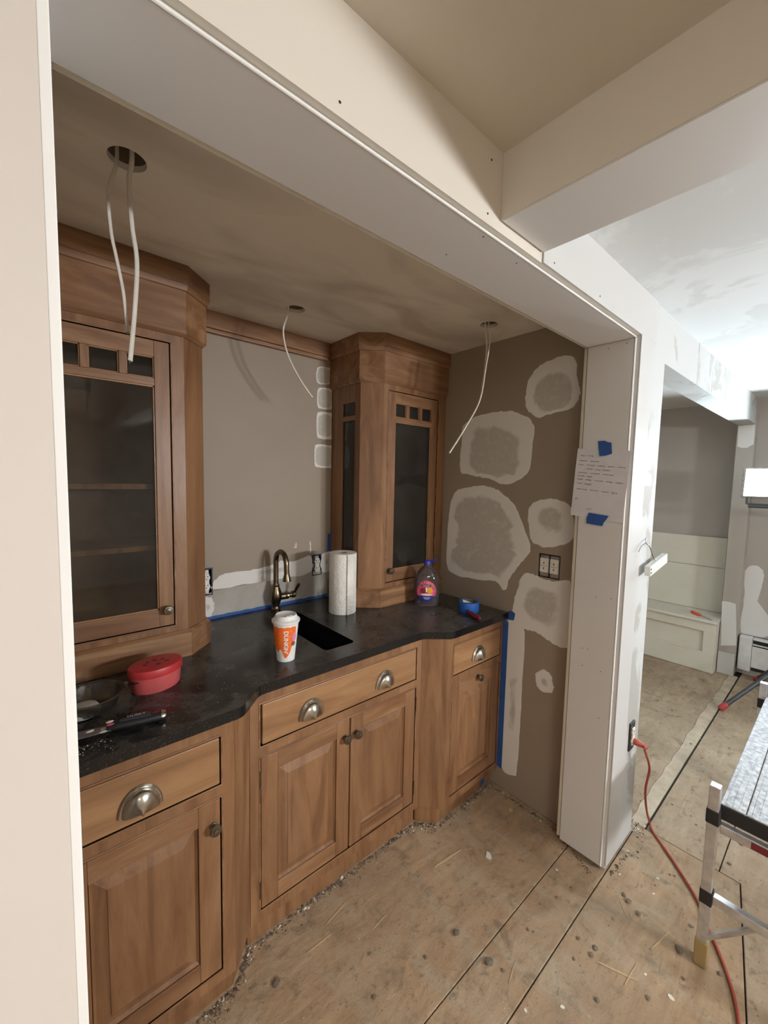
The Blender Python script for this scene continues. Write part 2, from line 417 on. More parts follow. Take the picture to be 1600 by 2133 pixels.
# fascia casing to the right of the beam, down the post
wc = MB(); wc.box(.942, 1.80, -.005, 0, ZS, ZC - .001)
obj('casing_board', wc, 'casing', wh, bevel=.001)
obj('casing_board', MB().box(XP, 1.785, -.005, 0, .03, ZS), 'casing', wp, bevel=.001)
# niche shell
def rect(u0, u1, v0, v1): return [(u0, v0), (u1, v0), (u1, v1), (u0, v1)]
SWB = (.284, .384, 1.121, 1.229)
nr = struct('wall_niche_right', MB().plate(rect(D1, YB, 0, ZN), [rect(*SWB)], lambda u, v, d: (XW + d, u, v), .06), 'taupe', label='taupe niche wall with patches of joint compound')
OUT = [(.513, .572, 1.023, 1.146), (1.078, 1.136, 1.036, 1.149)]
nb = struct('wall_niche_back', MB().plate(rect(XL, XW, 0, ZN), [rect(*o) for o in OUT], lambda u, v, d: (u, YB + d, v), .06), 'taupe', label='taupe back wall of the niche above the counter')
struct('wall_niche_left', MB().box(XL - .06, XL, D1, YB, 0, ZN), 'taupe')
HOLES = [(.158, .556), (.822, 1.012), (1.523, .562)]
def circ(c, r, n=24): return [(c[0] + r * math.cos(2 * math.pi * i / n), c[1] + r * math.sin(2 * math.pi * i / n)) for i in range(n)]
nc = struct('ceiling_niche', MB().plate(rect(XL, XW, D1, YB), [circ(h, .038) for h in HOLES], lambda u, v, d: (u, v, ZN + d), .014), 'nceil', label='smudged taupe niche ceiling with three light cutouts')
for h in HOLES:
    s = MB(); s.lathe([(.040, 0), (.042, .09), (.0, .09)], (h[0], h[1], ZN + .0145), 24, cap=False)
    obj('cutout_sleeve', s, 'card', nc, smooth=True)
# room ceiling, beam, nook
struct('ceiling', MB().box(-2.2, 4.9, -4.2, 0, ZC, ZC + .05), 'ceil')
struct('ceiling_far', MB().box(.942, XH, -4.2, 0, ZC - .006, ZC), 'skim_ceil', label='roughly skim-coated white ceiling of the far room')
cbm = struct('ceiling_beam', MB().box(.761, .940, -4.2, -.0005, ZBB, ZC), 'cream', label='boxed cream ceiling beam meeting the header')
obj('bottom_board', MB().box(.762, .939, -4.2, -.006, ZBB - .004, ZBB - .0002), 'white', cbm)
wfh = struct('wall_far_header', MB().box(XE, XJ, 0, .11, 2.045, ZC), 'skim', label='patchy skim-coated header over the bench nook')
wj = struct('wall_far_jamb', MB().box(XJ, XH + .1, 0, .11, 0, ZC), 'greywall', label='grey-beige jamb at the far side of the nook opening')
struct('wall_nook_back', MB().box(4.56, 4.66, .11, 1.3, 0, 2.3), 'greywall')
struct('wall_nook_end', MB().box(XW + .06, 4.66, 1.296, 1.36, 0, 2.3), 'greywall')
struct('wall_nook_left', MB().box(XW + .06, XE, D1, 1.296, 0, 2.3), 'greywall')
struct('ceiling_nook', MB().box(XE, 4.66, .11, 1.3, 2.27, 2.32), 'white')
# jamb boards (trim) round the niche opening
t1 = struct('trim_1', MB().box(0, XP - .005, .016, D1, ZS - .007, ZS - .0002), 'white', .001, 'white board on the underside of the header')
obj('edge_bead', MB().tube([(0, .013, ZS - .005), (XP - .006, .013, ZS - .005)], .0027, 8), 'bead', t1, smooth=True)
obj('edge_strip', MB().box(0, XP - .002, D1 + .002, D1 + .013, ZS - .006, ZS + .03), 'cream_edge', t1, bevel=.001)
t2 = struct('trim_2', MB().box(XP - .006, XP + .0055, .018, D1, .022, ZS - .0075), 'white', .001, 'tall white board facing the post of the niche opening')
obj('reveal_strip', MB().box(XP - .001, XP + .0055, .0005, .0175, .022, ZS - .0005), 'white', t2)
obj('edge_bead', MB().tube([(XP - .003, .014, .022), (XP - .003, .014, ZS - .008)], .0035, 8), 'bead', t2, smooth=True)
obj('edge_strip', MB().box(XP - .003, XP + .02, D1 + .003, D1 + .015, .03, ZS - .007), 'cream_edge', t2, bevel=.001)
for px, py in [(1268, 726), (1306, 715), (1242, 1244), (1273, 1247), (1213, 1350), (1224, 1352), (1213, 1386), (1251, 1399), (1247, 1496)]:
    p = at(px, py, 'x', XP - .006)
    obj('screw_hole', MB().lathe([(.0018, -.0006), (.0018, .0006)], p, 8, axis='x'), 'slot', t2)
for px, py in [(1076, 548), (1007, 493), (930, 530)]:
    p = at(px, py, 'z', ZS - .007); obj('screw_hole', MB().lathe([(.0018, -.0006), (.0018, .0006)], p, 8), 'slot', t1)
for px, py in [(708, 213), (1024, 333), (1016, 445), (1155, 548), (1250, 617)]:
    p = at(px, py, 'y', 0 if px < 1040 else -.005); obj('screw_hole', MB().lathe([(.0022, -.0008), (.0022, .0008)], p, 8, axis='y'), 'slot', wh)

# joint-compound patches: thin irregular skins on the wall, lighter ring, greyer core
def patch(px_out, px_in, ax, val, nrm, parent, m='mud', jit=.0034, name='compound_patch', raw=False):
    P = [Vector(at(x, y, ax, val)) for x, y in px_out]
    k = [i for i in range(3) if i != 'xyz'.index(ax)]
    P2 = [Vector((p[k[0]], p[k[1]])) for p in P]
    o = closed(P2, 1 if raw else 6, 0 if raw else jit, RND)
    if px_in:
        q = [at(x, y, ax, val) for x, y in px_in]; q2 = [Vector((p[k[0]], p[k[1]])) for p in q]
    else: q2 = [sum(P2, Vector((0, 0))) / len(P2)]
    c = sum(q2, Vector((0, 0))) / len(q2); rin = sum((p - c).length for p in q2) / len(q2) if len(q2) > 1 else .004
    n = len(o); rings = []; A = []
    for t, a, h in ((0, 0, .0002), (.04, 0, .0012), (.5, .15, .0016), (1, 1, .0012)):
        ring = []
        for p in o:
            d = p - c; ang = math.atan2(d.y, d.x); rr = rin
            if len(q2) > 2:
                best = min(q2, key=lambda z: abs((math.atan2((z - c).y, (z - c).x) - ang + math.pi) % (2 * math.pi) - math.pi)); rr = .5 * rin + .5 * (best - c).length
            e = c + d.normalized() * min(rr, d.length * .8)
            ring.append((p.lerp(e, t), h))
        rings.append(ring); A += [a] * n
    V = []
    def to3(p, h):
        w3 = [0, 0, 0]; w3[k[0]] = p.x; w3[k[1]] = p.y; w3['xyz'.index(ax)] = val + nrm * h; return w3
    for ring in rings: V += [to3(p, h) for p, h in ring]
    V.append(to3(c, .0012)); A.append(1)
    F = [(r * n + i, r * n + (i + 1) % n, (r + 1) * n + (i + 1) % n, (r + 1) * n + i) for r in range(len(rings) - 1) for i in range(n)]
    b = (len(rings) - 1) * n; F += [(b + i, b + (i + 1) % n, len(V) - 1) for i in range(n)]
    ob = obj(name, MB().add(V, F), m, parent)
    at_ = ob.data.attributes.new('core', 'FLOAT', 'POINT')
    for i, a in enumerate(A): at_.data[i].value = a
    return ob
def c4(L): return [(600 + x * .4375, 600 + y * .4375) for x, y in L]
patch(c4([(1150, 430), (1200, 370), (1300, 325), (1365, 335), (1380, 450), (1390, 510), (1350, 570), (1250, 600), (1190, 615), (1140, 580), (1130, 520)]),
      c4([(1210, 450), (1290, 430), (1345, 500), (1320, 560), (1220, 575), (1190, 530)]), 'x', XW, -1, nr)
patch(c4([(820, 870), (825, 760), (835, 660), (890, 615), (1000, 590), (1080, 590), (1165, 640), (1165, 740), (1140, 880), (1040, 935), (960, 910), (870, 890)]),
      c4([(880, 800), (890, 710), (960, 690), (1090, 780), (1100, 850), (1010, 880), (900, 860)]), 'x', XW, -1, nr)
patch(c4([(790, 980), (870, 945), (950, 945), (1010, 970), (1080, 1040), (1115, 1120), (1155, 1240), (1110, 1310), (1060, 1370), (1030, 1440), (985, 1395), (880, 1385), (770, 1350), (755, 1260), (765, 1100)]),
      c4([(800, 1040), (980, 1000), (1030, 1090), (1010, 1200), (1050, 1300), (940, 1360), (790, 1330), (840, 1180)]), 'x', XW, -1, nr)
patch(c4([(1145, 1060), (1190, 1010), (1280, 1005), (1345, 1040), (1360, 1090), (1350, 1200), (1240, 1235), (1165, 1210), (1150, 1150)]),
      c4([(1205, 1100), (1270, 1060), (1290, 1105), (1240, 1130)]), 'x', XW, -1, nr)
patch([(1094, 1194), (1119, 1200), (1150, 1211), (1192, 1218), (1186, 1340), (1160, 1345), (1140, 1333), (1120, 1318), (1100, 1312), (1066, 1300), (1068, 1265), (1078, 1225)],
      [(1100, 1255), (1120, 1235), (1150, 1262), (1130, 1285)], 'x', XW, -1, nr)
patch([(1056, 1300), (1091, 1306), (1088, 1420), (1083, 1520), (1077, 1600), (1071, 1616), (1043, 1592), (1047, 1480)], None, 'x', XW, -1, nr, jit=.0012)
patch([(1117, 1402), (1135, 1395), (1150, 1412), (1152, 1440), (1130, 1440), (1117, 1425)], None, 'x', XW, -1, nr)
for a, b, c_, d in [(659, 764, 690, 801), (661, 808, 694, 853), (660, 858, 694, 915), (655, 926, 694, 975)]:
    i = .18; e = 5
    patch([(a + e, b), (c_ - e, b + 2), (c_, b + e), (c_, d - e), (c_ - 2 * e, d), (a + e, d - 2), (a, d - 2 * e), (a, b + 2 * e)],
          [(a + (c_ - a) * i, b + (d - b) * i), (c_ - (c_ - a) * i, b + (d - b) * i), (c_ - (c_ - a) * i, d - (d - b) * i), (a + (c_ - a) * i, d - (d - b) * i)], 'y', YB, -1, nb, jit=.0012)
patch([(446, 1232), (500, 1221), (560, 1209), (620, 1199), (690, 1187), (690, 1243), (560, 1263), (425, 1290), (420, 1250)], None, 'y', YB, -1, nb, 'mudgrey', .001)
patch([(446, 1228), (447, 1210), (475, 1193), (530, 1186), (572, 1175), (592, 1167), (622, 1173), (634, 1161), (648, 1160), (648, 1192), (590, 1205), (520, 1216)], None, 'y', YB - .0012, -1, nb)
patch([(670, 1156), (690, 1152), (692, 1185), (671, 1190)], None, 'y', YB - .0012, -1, nb)
patch([(415, 1248), (440, 1244), (446, 1262), (440, 1283), (424, 1287)], None, 'y', YB - .0012, -1, nb)
patch([(613, 1141), (617, 1130), (618, 1140)], None, 'y', YB, -1, nb, jit=0); patch([(645, 1130), (647, 1129), (648, 1148), (646, 1150)], None, 'y', YB, -1, nb, jit=0)
patch([(1553, 1190), (1572, 1178), (1590, 1190), (1588, 1220), (1575, 1245), (1585, 1275), (1590, 1290), (1606, 1292), (1606, 1322), (1545, 1322), (1550, 1250)], None, 'x', XH, -1, bpy.data.objects['wall_right'], 'bead')
patch([(1538, 888), (1555, 886), (1573, 884), (1572, 905), (1570, 925), (1556, 933), (1545, 933), (1536, 930), (1537, 910)], None, 'x', XJ, -1, wj, 'bead', .0006, raw=True)
patch([(1504, 1252), (1520, 1254), (1533, 1258), (1534, 1300), (1534, 1345), (1518, 1345), (1502, 1345), (1503, 1300)], None, 'x', XJ, -1, wj, 'bead', .001, raw=True)
patch([(1342, 935), (1355, 930), (1357, 975), (1344, 978)], None, 'y', 0, -1, wp, 'bead'); patch([(1341, 985), (1356, 990), (1355, 1010), (1340, 1008)], None, 'y', 0, -1, wp, 'bead')

# ================================================================== base cabinets
def knob_mb(c):
    return MB().lathe([(.0, 0), (.011, 0), (.011, .004), (.006, .006), (.006, .014), (.0155, .018), (.0165, .022), (.014, .026), (.009, .0265), (.008, .029), (.0, .030)], c, 20, axis='y')
def pull_mb(w=.090, h=.064):
    """cup pull: half dome, open below, on a rim plate; local origin at its top centre back"""
    mb = MB(); R = w / 2; nu, nv = 20, 8; V = []
    for j in range(nv + 1):
        v = j / nv * math.pi / 2
        for i in range(nu + 1):
            u = math.pi * i / nu
            x = math.cos(u) * R * (math.cos(v) * .92); z = math.sin(u) * h * .86 * math.cos(v)
            V.append((x, -.003 - .026 * math.sin(v) ** .8 * (.55 + .45 * math.sin(u)) - .004, z - h * .5))
    F = [(j * (nu + 1) + i, j * (nu + 1) + i + 1, (j + 1) * (nu + 1) + i + 1, (j + 1) * (nu + 1) + i) for j in range(nv) for i in range(nu)]
    mb.add(V, F)
    rim = [(math.cos(math.pi * i / 20) * R, 0 + -.004, math.sin(math.pi * i / 20) * h * .95 - h * .5) for i in range(21)]
    mb.tube(rim, .0042, 6); mb.tube([(p[0] * .9, -.0065, (p[2] + h * .5) * .9 - h * .5) for p in rim], .0022, 6)
    return mb
PULL = None; KNOB = None
def add_pull(parent, c):
    global PULL
    if PULL is None:
        PULL = obj('cup_pull', pull_mb(), 'pewter', parent, smooth=True); PULL.location = Vector(c) - OFF[parent.name]
        # mesh was built round its own origin: undo the root shift
        for v in PULL.data.vertices: v.co += OFF[parent.name]
        return PULL
    return child_mesh('cup_pull', PULL, parent, c)
def add_knob(parent, c, m='pewter_dk'):
    global KNOB
    if KNOB is None:
        KNOB = obj('knob', knob_mb((0, 0, 0)), m, parent, smooth=True); KNOB.location = Vector(c) - OFF[parent.name]
        for v in KNOB.data.vertices: v.co += OFF[parent.name]
        return KNOB
    return child_mesh('knob', KNOB, parent, c)

def bead_frame(parent, x0, x1, z0, z1, y):
    b = .005
    mb = MB()
    mb.box(x0 - b, x1 + b, y - .0025, y + .02, z1, z1 + b).box(x0 - b, x1 + b, y - .0025, y + .02, z0 - b, z0)
    mb.box(x0 - b, x0, y - .0025, y + .02, z0, z1).box(x1, x1 + b, y - .0025, y + .02, z0, z1)
    return obj('opening_bead', mb, 'wood_h', parent, bevel=.0012)
def raised_door(parent, x0, x1, z0, z1, y, hinge, knob):
    g = .003; x0 += g; x1 -= g; z0 += g; z1 -= g; s = .058; th = .020
    d = obj('door', MB().box(x0 + .01, x1 - .01, y + .012, y + th, z0 + .01, z1 - .01), 'wood', parent)
    for a, b in ((x0, x0 + s), (x1 - s, x1)): obj('stile', MB().box(a, b, y, y + th, z0, z1), 'wood', d, bevel=.0018)
    for a, b in ((z0, z0 + s), (z1 - s, z1)): obj('rail', MB().box(x0 + s, x1 - s, y, y + th, a, b), 'wood_h', d, bevel=.0018)
    a, b, c_, e = x0 + s + .002, x1 - s - .002, z0 + s + .002, z1 - s - .002; i, j = .006, .034
    def rg(k, yy): return [(a + k, yy, c_ + k), (b - k, yy, c_ + k), (b - k, yy, e - k), (a + k, yy, e - k)]
    V = rg(0, y + .004) + rg(i, y + .0115) + rg(i + .002, y + .0115) + rg(j, y + .003) + rg(j + .002, y + .001)
    F = [(r * 4 + q, r * 4 + (q + 1) % 4, (r + 1) * 4 + (q + 1) % 4, (r + 1) * 4 + q) for r in range(4) for q in range(4)] + [(16, 17, 18, 19)]
    V += rg(0, y + .016); F += [(q, (q + 1) % 4, 20 + (q + 1) % 4, 20 + q) for q in range(4)] + [(20, 21, 22, 23)]
    obj('raised_panel', MB().add(V, F), 'wood', d)
    if hinge is not None:
        hx = x0 - .004 if hinge == 'l' else x1 + .004
        for hz in (z0 + .07, z1 - .07): obj('hinge', MB().tube([(hx, y - .003, hz - .03), (hx, y - .003, hz + .03)], .0028, 8), 'pewter_dk', d, smooth=True)
    if knob: add_knob(d, (knob[0], y, knob[1]))
    return d
def drawer(parent, x0, x1, z0, z1, y, pulls, gl=0):
    g = .003; x0 += gl
    d = obj('drawer_front', MB().box(x0 + g, x1 - g, y - .001, y + .020, z0 + g, z1 - g), 'wood_draw', parent, bevel=.003)
    for px in pulls: add_pull(d, (px, y - .001, .757))
    return d
def face(parent, x0, x1, ox0, ox1, y, mid=None):
    mb = MB()
    mb.box(x0, ox0, y, y + .02, .088, .88).box(ox1, x1, y, y + .02, .088, .88)
    mb.box(ox0, ox1, y, y + .02, Z1, .88).box(ox0, ox1, y, y + .02, Z3, Z2).box(ox0, ox1, y, y + .02, .088, Z4)
    obj('face_frame', mb, 'wood', parent)
    bead_frame(parent, ox0, ox1, Z2, Z1, y); bead_frame(parent, ox0, ox1, Z4, Z3, y)
    obj('gap_shade_sheet', MB().box(ox0 - .008, ox1 + .008, y + .022, y + .03, Z4 - .01, Z1 + .01), 'gap', parent)  # near-black sheet: shade behind door and drawer gaps put into colour
def base_body(parent, poly, kick):
    obj('carcass', MB().prism(poly, .088, .8795), 'wood_in', parent)
    obj('toe_kick', MB().prism(kick, .002, .0875), 'wood', parent)
LB = thing('base_cabinet', 'wooden base cabinet with one drawer and door beside the pale corner bead', 'cabinet', (.15, .9, 0), 'base cabinets under the granite counter')
base_body(LB, [(XL + .002, YF1 + .031), (.39, YF1 + .031), (.452, YF2 + .031), (.452, YB - .003), (XL + .002, YB - .003)],
          [(XL + .002, YF1 + .034), (.385, YF1 + .034), (.452, YF2 + .028), (.452, YB - .003), (XL + .002, YB - .003)])
face(LB, XL + .002, .383, -.022, .345, YF1)
drawer(LB, -.022, .345, Z2, Z1, YF1, [.150])
raised_door(LB, -.022, .345, Z4, Z3, YF1, None, (.323, .580))
obj('corner_panel', MB().prism([(.3835, YF1), (.461, YF2), (.461, YF2 + .03), (.3835, YF1 + .03)], .088, .88), 'wood', LB)
SB = thing('base_cabinet', 'wooden sink base cabinet with wide drawer above two raised-panel doors', 'cabinet', (.85, .95, 0), 'base cabinets under the granite counter')
sc0, sc1 = .4625, 1.2345
for a_, b_ in ((sc0, sc0 + .016), (sc1 - .016, sc1)): obj('side_panel', MB().box(a_, b_, YF2 + .032, YB - .003, .088, .8795), 'wood_in', SB)
obj('cabinet_floor', MB().box(sc0 + .017, sc1 - .017, YF2 + .032, YB - .003, .088, .104), 'wood_in', SB)
obj('back_panel', MB().box(sc0 + .017, sc1 - .017, YB - .012, YB - .003, .105, .8795), 'wood_in', SB)
obj('toe_kick', MB().prism([(sc0, YF2 + .026), (sc1, YF2 + .026), (sc1, YF2 + .045), (sc0, YF2 + .045)], .002, .0875), 'wood', SB)
face(SB, sc0, sc1, .497, 1.203, YF2)
drawer(SB, .497, 1.203, Z2, Z1, YF2, [.682, 1.022], .004)
raised_door(SB, .497, .8535, Z4, Z3, YF2, 'l', (.8275, .586))
raised_door(SB, .8535, 1.203, Z4, Z3, YF2, 'r', (.8795, .585))
RB = thing('base_cabinet', 'narrow wooden base cabinet with drawer and pull-out door against the patched wall', 'cabinet', (1.55, .9, 0), 'base cabinets under the granite counter')
base_body(RB, [(1.245, YF2 + .031), (1.307, YF1 + .031), (XW - .002, YF1 + .031), (XW - .002, YB - .003), (1.245, YB - .003)],
          [(1.245, YF2 + .026), (1.31, YF1 + .034), (XW - .002, YF1 + .034), (XW - .002, YB - .003), (1.245, YB - .003)])
face(RB, 1.3145, XW - .002, 1.351, 1.7145, YF1)
drawer(RB, 1.351, 1.7145, Z2, Z1, YF1, [1.530])
raised_door(RB, 1.351, 1.7145, Z4, Z3, YF1, None, (1.535, .636))
obj('corner_panel', MB().prism([(1.236, YF2), (1.314, YF1), (1.314, YF1 + .03), (1.236, YF2 + .03)], .088, .88), 'wood', RB)
# ------------------------------------------------------------------ countertop and sink
SX0, SX1, SY0, SY1 = .778, .915, .695, 1.155
def rrect(x0, x1, y0, y1, r, n=5):
    out = []
    for cx, cy, a0 in ((x1 - r, y0 + r, -90), (x1 - r, y1 - r, 0), (x0 + r, y1 - r, 90), (x0 + r, y0 + r, 180)):
        for i in range(n + 1):
            a = math.radians(a0 + 90 * i / n); out.append((cx + r * math.cos(a), cy + r * math.sin(a)))
    return out
def fillet(P, idx, r=.03, n=4):
    out = []
    for i, p in enumerate(P):
        if i in idx:
            p = Vector(p); a = Vector(P[i - 1]); b = Vector(P[(i + 1) % len(P)])
            a = p + (a - p).normalized() * r; b = p + (b - p).normalized() * r
            for k in range(n + 1):
                t = k / n; out.append(tuple((1 - t) ** 2 * a + 2 * t * (1 - t) * p + t * t * b))
        else: out.append(tuple(p))
    return out
ct = thing('countertop', 'dusty black granite countertop with angled breakfront edge and sink cutout', 'countertop', (.85, .9, .8805))
cpoly = fillet([(XL + .002, .526), (.397, .526), (.4817, .6057), (1.2056, .6057), (1.3037, .526), (XW - .002, .526), (XW - .002, YB - .002), (XL + .002, YB - .002)], (1, 2, 3, 4), .018)
obj('slab', MB().plate(cpoly, [rrect(SX0, SX1, SY0, SY1, .02)], lambda u, v, d: (u, v, .8805 + d), .0325), 'granite', ct, bevel=.004, seg=3)
sk = thing('sink', 'narrow black undermount trough sink set in the granite counter', 'sink', (.846, .925, .70))
# the sink sits inside the sink cabinet, under the slab
a = rrect(SX0 - .004, SX1 + .004, SY0 - .004, SY1 + .004, .022); b = rrect(SX0 + .004, SX1 - .004, SY0 + .004, SY1 - .004, .02)
n = len(a); V = [(x, y, .880) for x, y in a] + [(x, y, .72) for x, y in b] + [(x, y, .880) for x, y in rrect(SX0 - .012, SX1 + .012, SY0 - .012, SY1 + .012, .026)] + [(x, y, .712) for x, y in rrect(SX0 - .012, SX1 + .012, SY0 - .012, SY1 + .012, .026)]
F = [(i, (i + 1) % n, n + (i + 1) % n, n + i) for i in range(n)] + [tuple(range(n, 2 * n))] + [(2 * n + i, 2 * n + (i + 1) % n, 3 * n + (i + 1) % n, 3 * n + i) for i in range(n)] + [tuple(range(3 * n, 4 * n))] + [(i, (i + 1) % n, 2 * n + (i + 1) % n, 2 * n + i) for i in range(n)]
obj('basin', MB().add(V, F), 'sink', sk)
obj('drain', MB().lathe([(.0, 0), (.024, 0), (.026, .003), (.03, .003), (.03, .0)], (.846, 1.0, .7205), 20), 'pewter_dk', sk, smooth=True)

# ================================================================== glass display cabinets
def display(label, xs, xf, xw, ox0, ox1, sgn, shelves):
    """sgn +1: cabinet grows towards +x from its open side (right one)"""
    yf, yc = .973, .973 + .072
    T = thing('display_cabinet', label, 'cabinet', ((xs + xw) / 2, 1.15, .9132), 'glazed wall cabinets on the counter')
    def foot(o): return [(xs - sgn * o, YB - .002), (xs - sgn * o, yc - o * .41), (xf - sgn * o * .41, yf - o), (xw, yf - o), (xw, YB - .002)]
    obj('plinth', MB().prism(foot(.016), .9132, .997).prism(foot(.016), .9972, 1.007, foot(.004)), 'wood_h', T, bevel=.001)
    obj('frieze', MB().prism(foot(.004), 2.012, 2.022, foot(.014)).prism(foot(.014), 2.0222, 2.165), 'wood_h', T, bevel=.001)
    obj('crown', MB().prism(foot(.020), 2.158, 2.1775, foot(.026)).prism(foot(.026), 2.178, 2.2375), 'wood_h', T, bevel=.001)
    w0, w1 = sorted((xs, xw)); s0, s1 = sorted((xs, xs + sgn * .018))
    # carcass: back, wall side, floor, top
    obj('back_panel', MB().box(w0, w1, YB - .012, YB - .003, 1.007, 2.012), 'wood_in', T)
    a, b = sorted((xw, xw - sgn * .016)); obj('side_panel', MB().box(a, b, yf + .021, YB - .013, 1.007, 2.012), 'wood_in', T)
    inner = [(xs + sgn * .019, YB - .014), (xs + sgn * .019, yc + .012), (xf + sgn * .012, yf + .021), (xw - sgn * .017, yf + .021), (xw - sgn * .017, YB - .014)]
    obj('cabinet_floor', MB().prism(inner, 1.008, 1.026), 'wood_in', T); obj('cabinet_top', MB().prism(inner, 1.99, 2.011), 'wood_in', T)
    for z in shelves: obj('shelf', MB().prism([(x, y + (.03 if y < 1.1 else 0)) for x, y in inner], z, z + .018), 'wood', T, bevel=.001)
    obj('corner_post', MB().prism([(xs, yc), (xf, yf), (xf, yf + .02), (xs + sgn * .018, yc + .008), (xs + sgn * .018, yc + .012), (xs, yc + .012)], 1.007, 2.012), 'wood', T)
    # front face frame
    f0, f1 = sorted((xf, xw)); fm = MB()
    fm.box(f0, ox0, yf, yf + .02, 1.007, 2.012).box(ox1, f1, yf, yf + .02, 1.007, 2.012).box(ox0, ox1, yf, yf + .02, 1.985, 2.012).box(ox0, ox1, yf, yf + .02, 1.007, 1.030)
    obj('face_frame', fm, 'wood', T); bead = bead_frame(T, ox0, ox1, 1.030, 1.985, yf)
    # side glazed panel
    y0, y1, y2, y3 = yc + .0125, yc + .042, yc + .148, YB - .013
    sm = MB(); sm.box(s0, s1, y0, y1, 1.007, 2.012).box(s0, s1, y2, y3, 1.007, 2.012).box(s0, s1, y1, y2, 1.927, 2.012).box(s0, s1, y1, y2, 1.838, 1.862).box(s0, s1, y1, y2, 1.007, 1.095)
    obj('side_frame', sm, 'wood', T, bevel=.001)
    for z0, z1 in ((1.862, 1.927), (1.095, 1.838)): obj('side_pane', MB().box((s0 + s1) / 2 - .0015, (s0 + s1) / 2 + .0015, y1, y2, z0, z1), 'glass', T)
    # door
    g = .003; dx0, dx1, dz0, dz1 = ox0 + g, ox1 - g, 1.033, 1.982; s = .045; th = .02
    d = obj('door', MB().box(dx0, dx0 + s, yf, yf + th, dz0, dz1).box(dx1 - s, dx1, yf, yf + th, dz0, dz1), 'wood', T, bevel=.0016)
    d['label'] = 'glazed cabinet door with three small panes above one tall pane'
    gx0, gx1 = dx0 + s, dx1 - s
    for a, b in ((dz0, 1.092), (1.838, 1.862), (1.930, dz1)): obj('rail', MB().box(gx0, gx1, yf, yf + th, a, b), 'wood_h', d, bevel=.0016)
    mw = .020; pw = (gx1 - gx0 - 2 * mw) / 3
    for i in range(3):
        p0 = gx0 + i * (pw + mw)
        if i: obj('muntin', MB().box(p0 - mw, p0, yf, yf + th, 1.862, 1.930), 'wood', d, bevel=.0016)
        obj('pane', MB().box(p0, p0 + pw, yf + .011, yf + .014, 1.862, 1.930), 'glass', d)
        st = MB(); e = .003
        st.box(p0, p0 + pw, yf + .005, yf + .011, 1.862, 1.862 + e).box(p0, p0 + pw, yf + .005, yf + .011, 1.930 - e, 1.930).box(p0, p0 + e, yf + .005, yf + .011, 1.862, 1.930).box(p0 + pw - e, p0 + pw, yf + .005, yf + .011, 1.862, 1.930)
        obj('glazing_stop', st, 'wood_draw', d)
    obj('pane', MB().box(gx0, gx1, yf + .011, yf + .014, 1.092, 1.838), 'glass', d)
    st = MB(); e = .004
    st.box(gx0, gx1, yf + .005, yf + .011, 1.092, 1.092 + e).box(gx0, gx1, yf + .005, yf + .011, 1.838 - e, 1.838).box(gx0, gx0 + e, yf + .005, yf + .011, 1.092, 1.838).box(gx1 - e, gx1, yf + .005, yf + .011, 1.092, 1.838)
    obj('glazing_stop', st, 'wood_draw', d)
    hx = ox1 + .004 if sgn > 0 else ox0 - .004
    for hz in (1.11, 1.55, 1.90): obj('hinge', MB().tube([(hx, yf - .002, hz - .03), (hx, yf - .002, hz + .03)], .0028, 8), 'bronze', d, smooth=True)
    add_knob(d, (dx0 + .020 if sgn > 0 else dx1 - .022, yf, 1.092))
    return T
DR = display('glazed wooden display cabinet in the corner beside the patched taupe wall', 1.190, 1.274, XW - .002, 1.310, 1.667, 1, (1.258, 1.506))
DL = display('glazed wooden display cabinet with its doorknob near the red tub', .462, .380, XL + .002, -.030, .338, -1, (1.29, 1.50))
cm = thing('crown_molding', 'wooden crown strip on the back wall between the two display cabinets', 'molding', (.82, 1.28, 2.15))
obj('board', MB().box(.498, 1.158, 1.266, YB - .002, 2.168, 2.2375), 'wood_h', cm, bevel=.001)
obj('bead_strip', MB().box(.498, 1.158, 1.272, YB - .002, 2.150, 2.1675), 'wood_h', cm, bevel=.004, seg=3)

# ================================================================== faucet
fc = thing('faucet', 'antique bronze gooseneck faucet with side lever behind the sink', 'faucet', (.848, 1.242, .9132))
bx, by = .848, 1.242
obj('body', MB().lathe([(.0, 0), (.021, 0), (.022, .006), (.017, .012), (.016, .022), (.024, .045), (.0285, .065), (.027, .085), (.019, .108), (.0165, .116), (.0185, .120), (.0145, .126), (.0135, .130), (.0, .130)], (bx, by, .9132), 24), 'bronze', fc, smooth=True)
sp = [(bx, by, 1.04), (bx, by, 1.10), (bx, by, 1.148)]
R = .053
for i in range(1, 13):
    a = math.pi * i / 12 * 1.02; sp.append((bx, by - R + R * math.cos(a), 1.148 + R * 1.05 * math.sin(a)))
sp += [(bx, by - 2 * R - .001, 1.125), (bx, by - 2 * R - .003, 1.105)]
s_ = obj('spout', MB().tube(sp, .0122, 14), 'bronze', fc, smooth=True)
obj('aerator', MB().lathe([(.0, 0), (.0195, 0), (.018, .012), (.0145, .024), (.0125, .032), (.0, .032)], (bx, by - 2 * R - .003, 1.076), 20), 'bronze', s_, smooth=True)
hb = obj('handle_stem', MB().lathe([(.0, 0), (.017, 0), (.017, .024), (.0145, .027), (.0175, .031), (.0175, .044), (.012, .050), (.012, .06), (.017, .066), (.0165, .080), (.008, .088), (.0, .088)], (bx + .020, by, .975), 20, axis='x'), 'bronze', fc, smooth=True)
obj('lever', MB().tube([(bx + .094, by - .004, .98), (bx + .100, by - .012, 1.0), (bx + .106, by - .024, 1.022), (bx + .108, by - .03, 1.032)], [.006, .0065, .0085, .006], 12), 'bronze', hb, smooth=True)

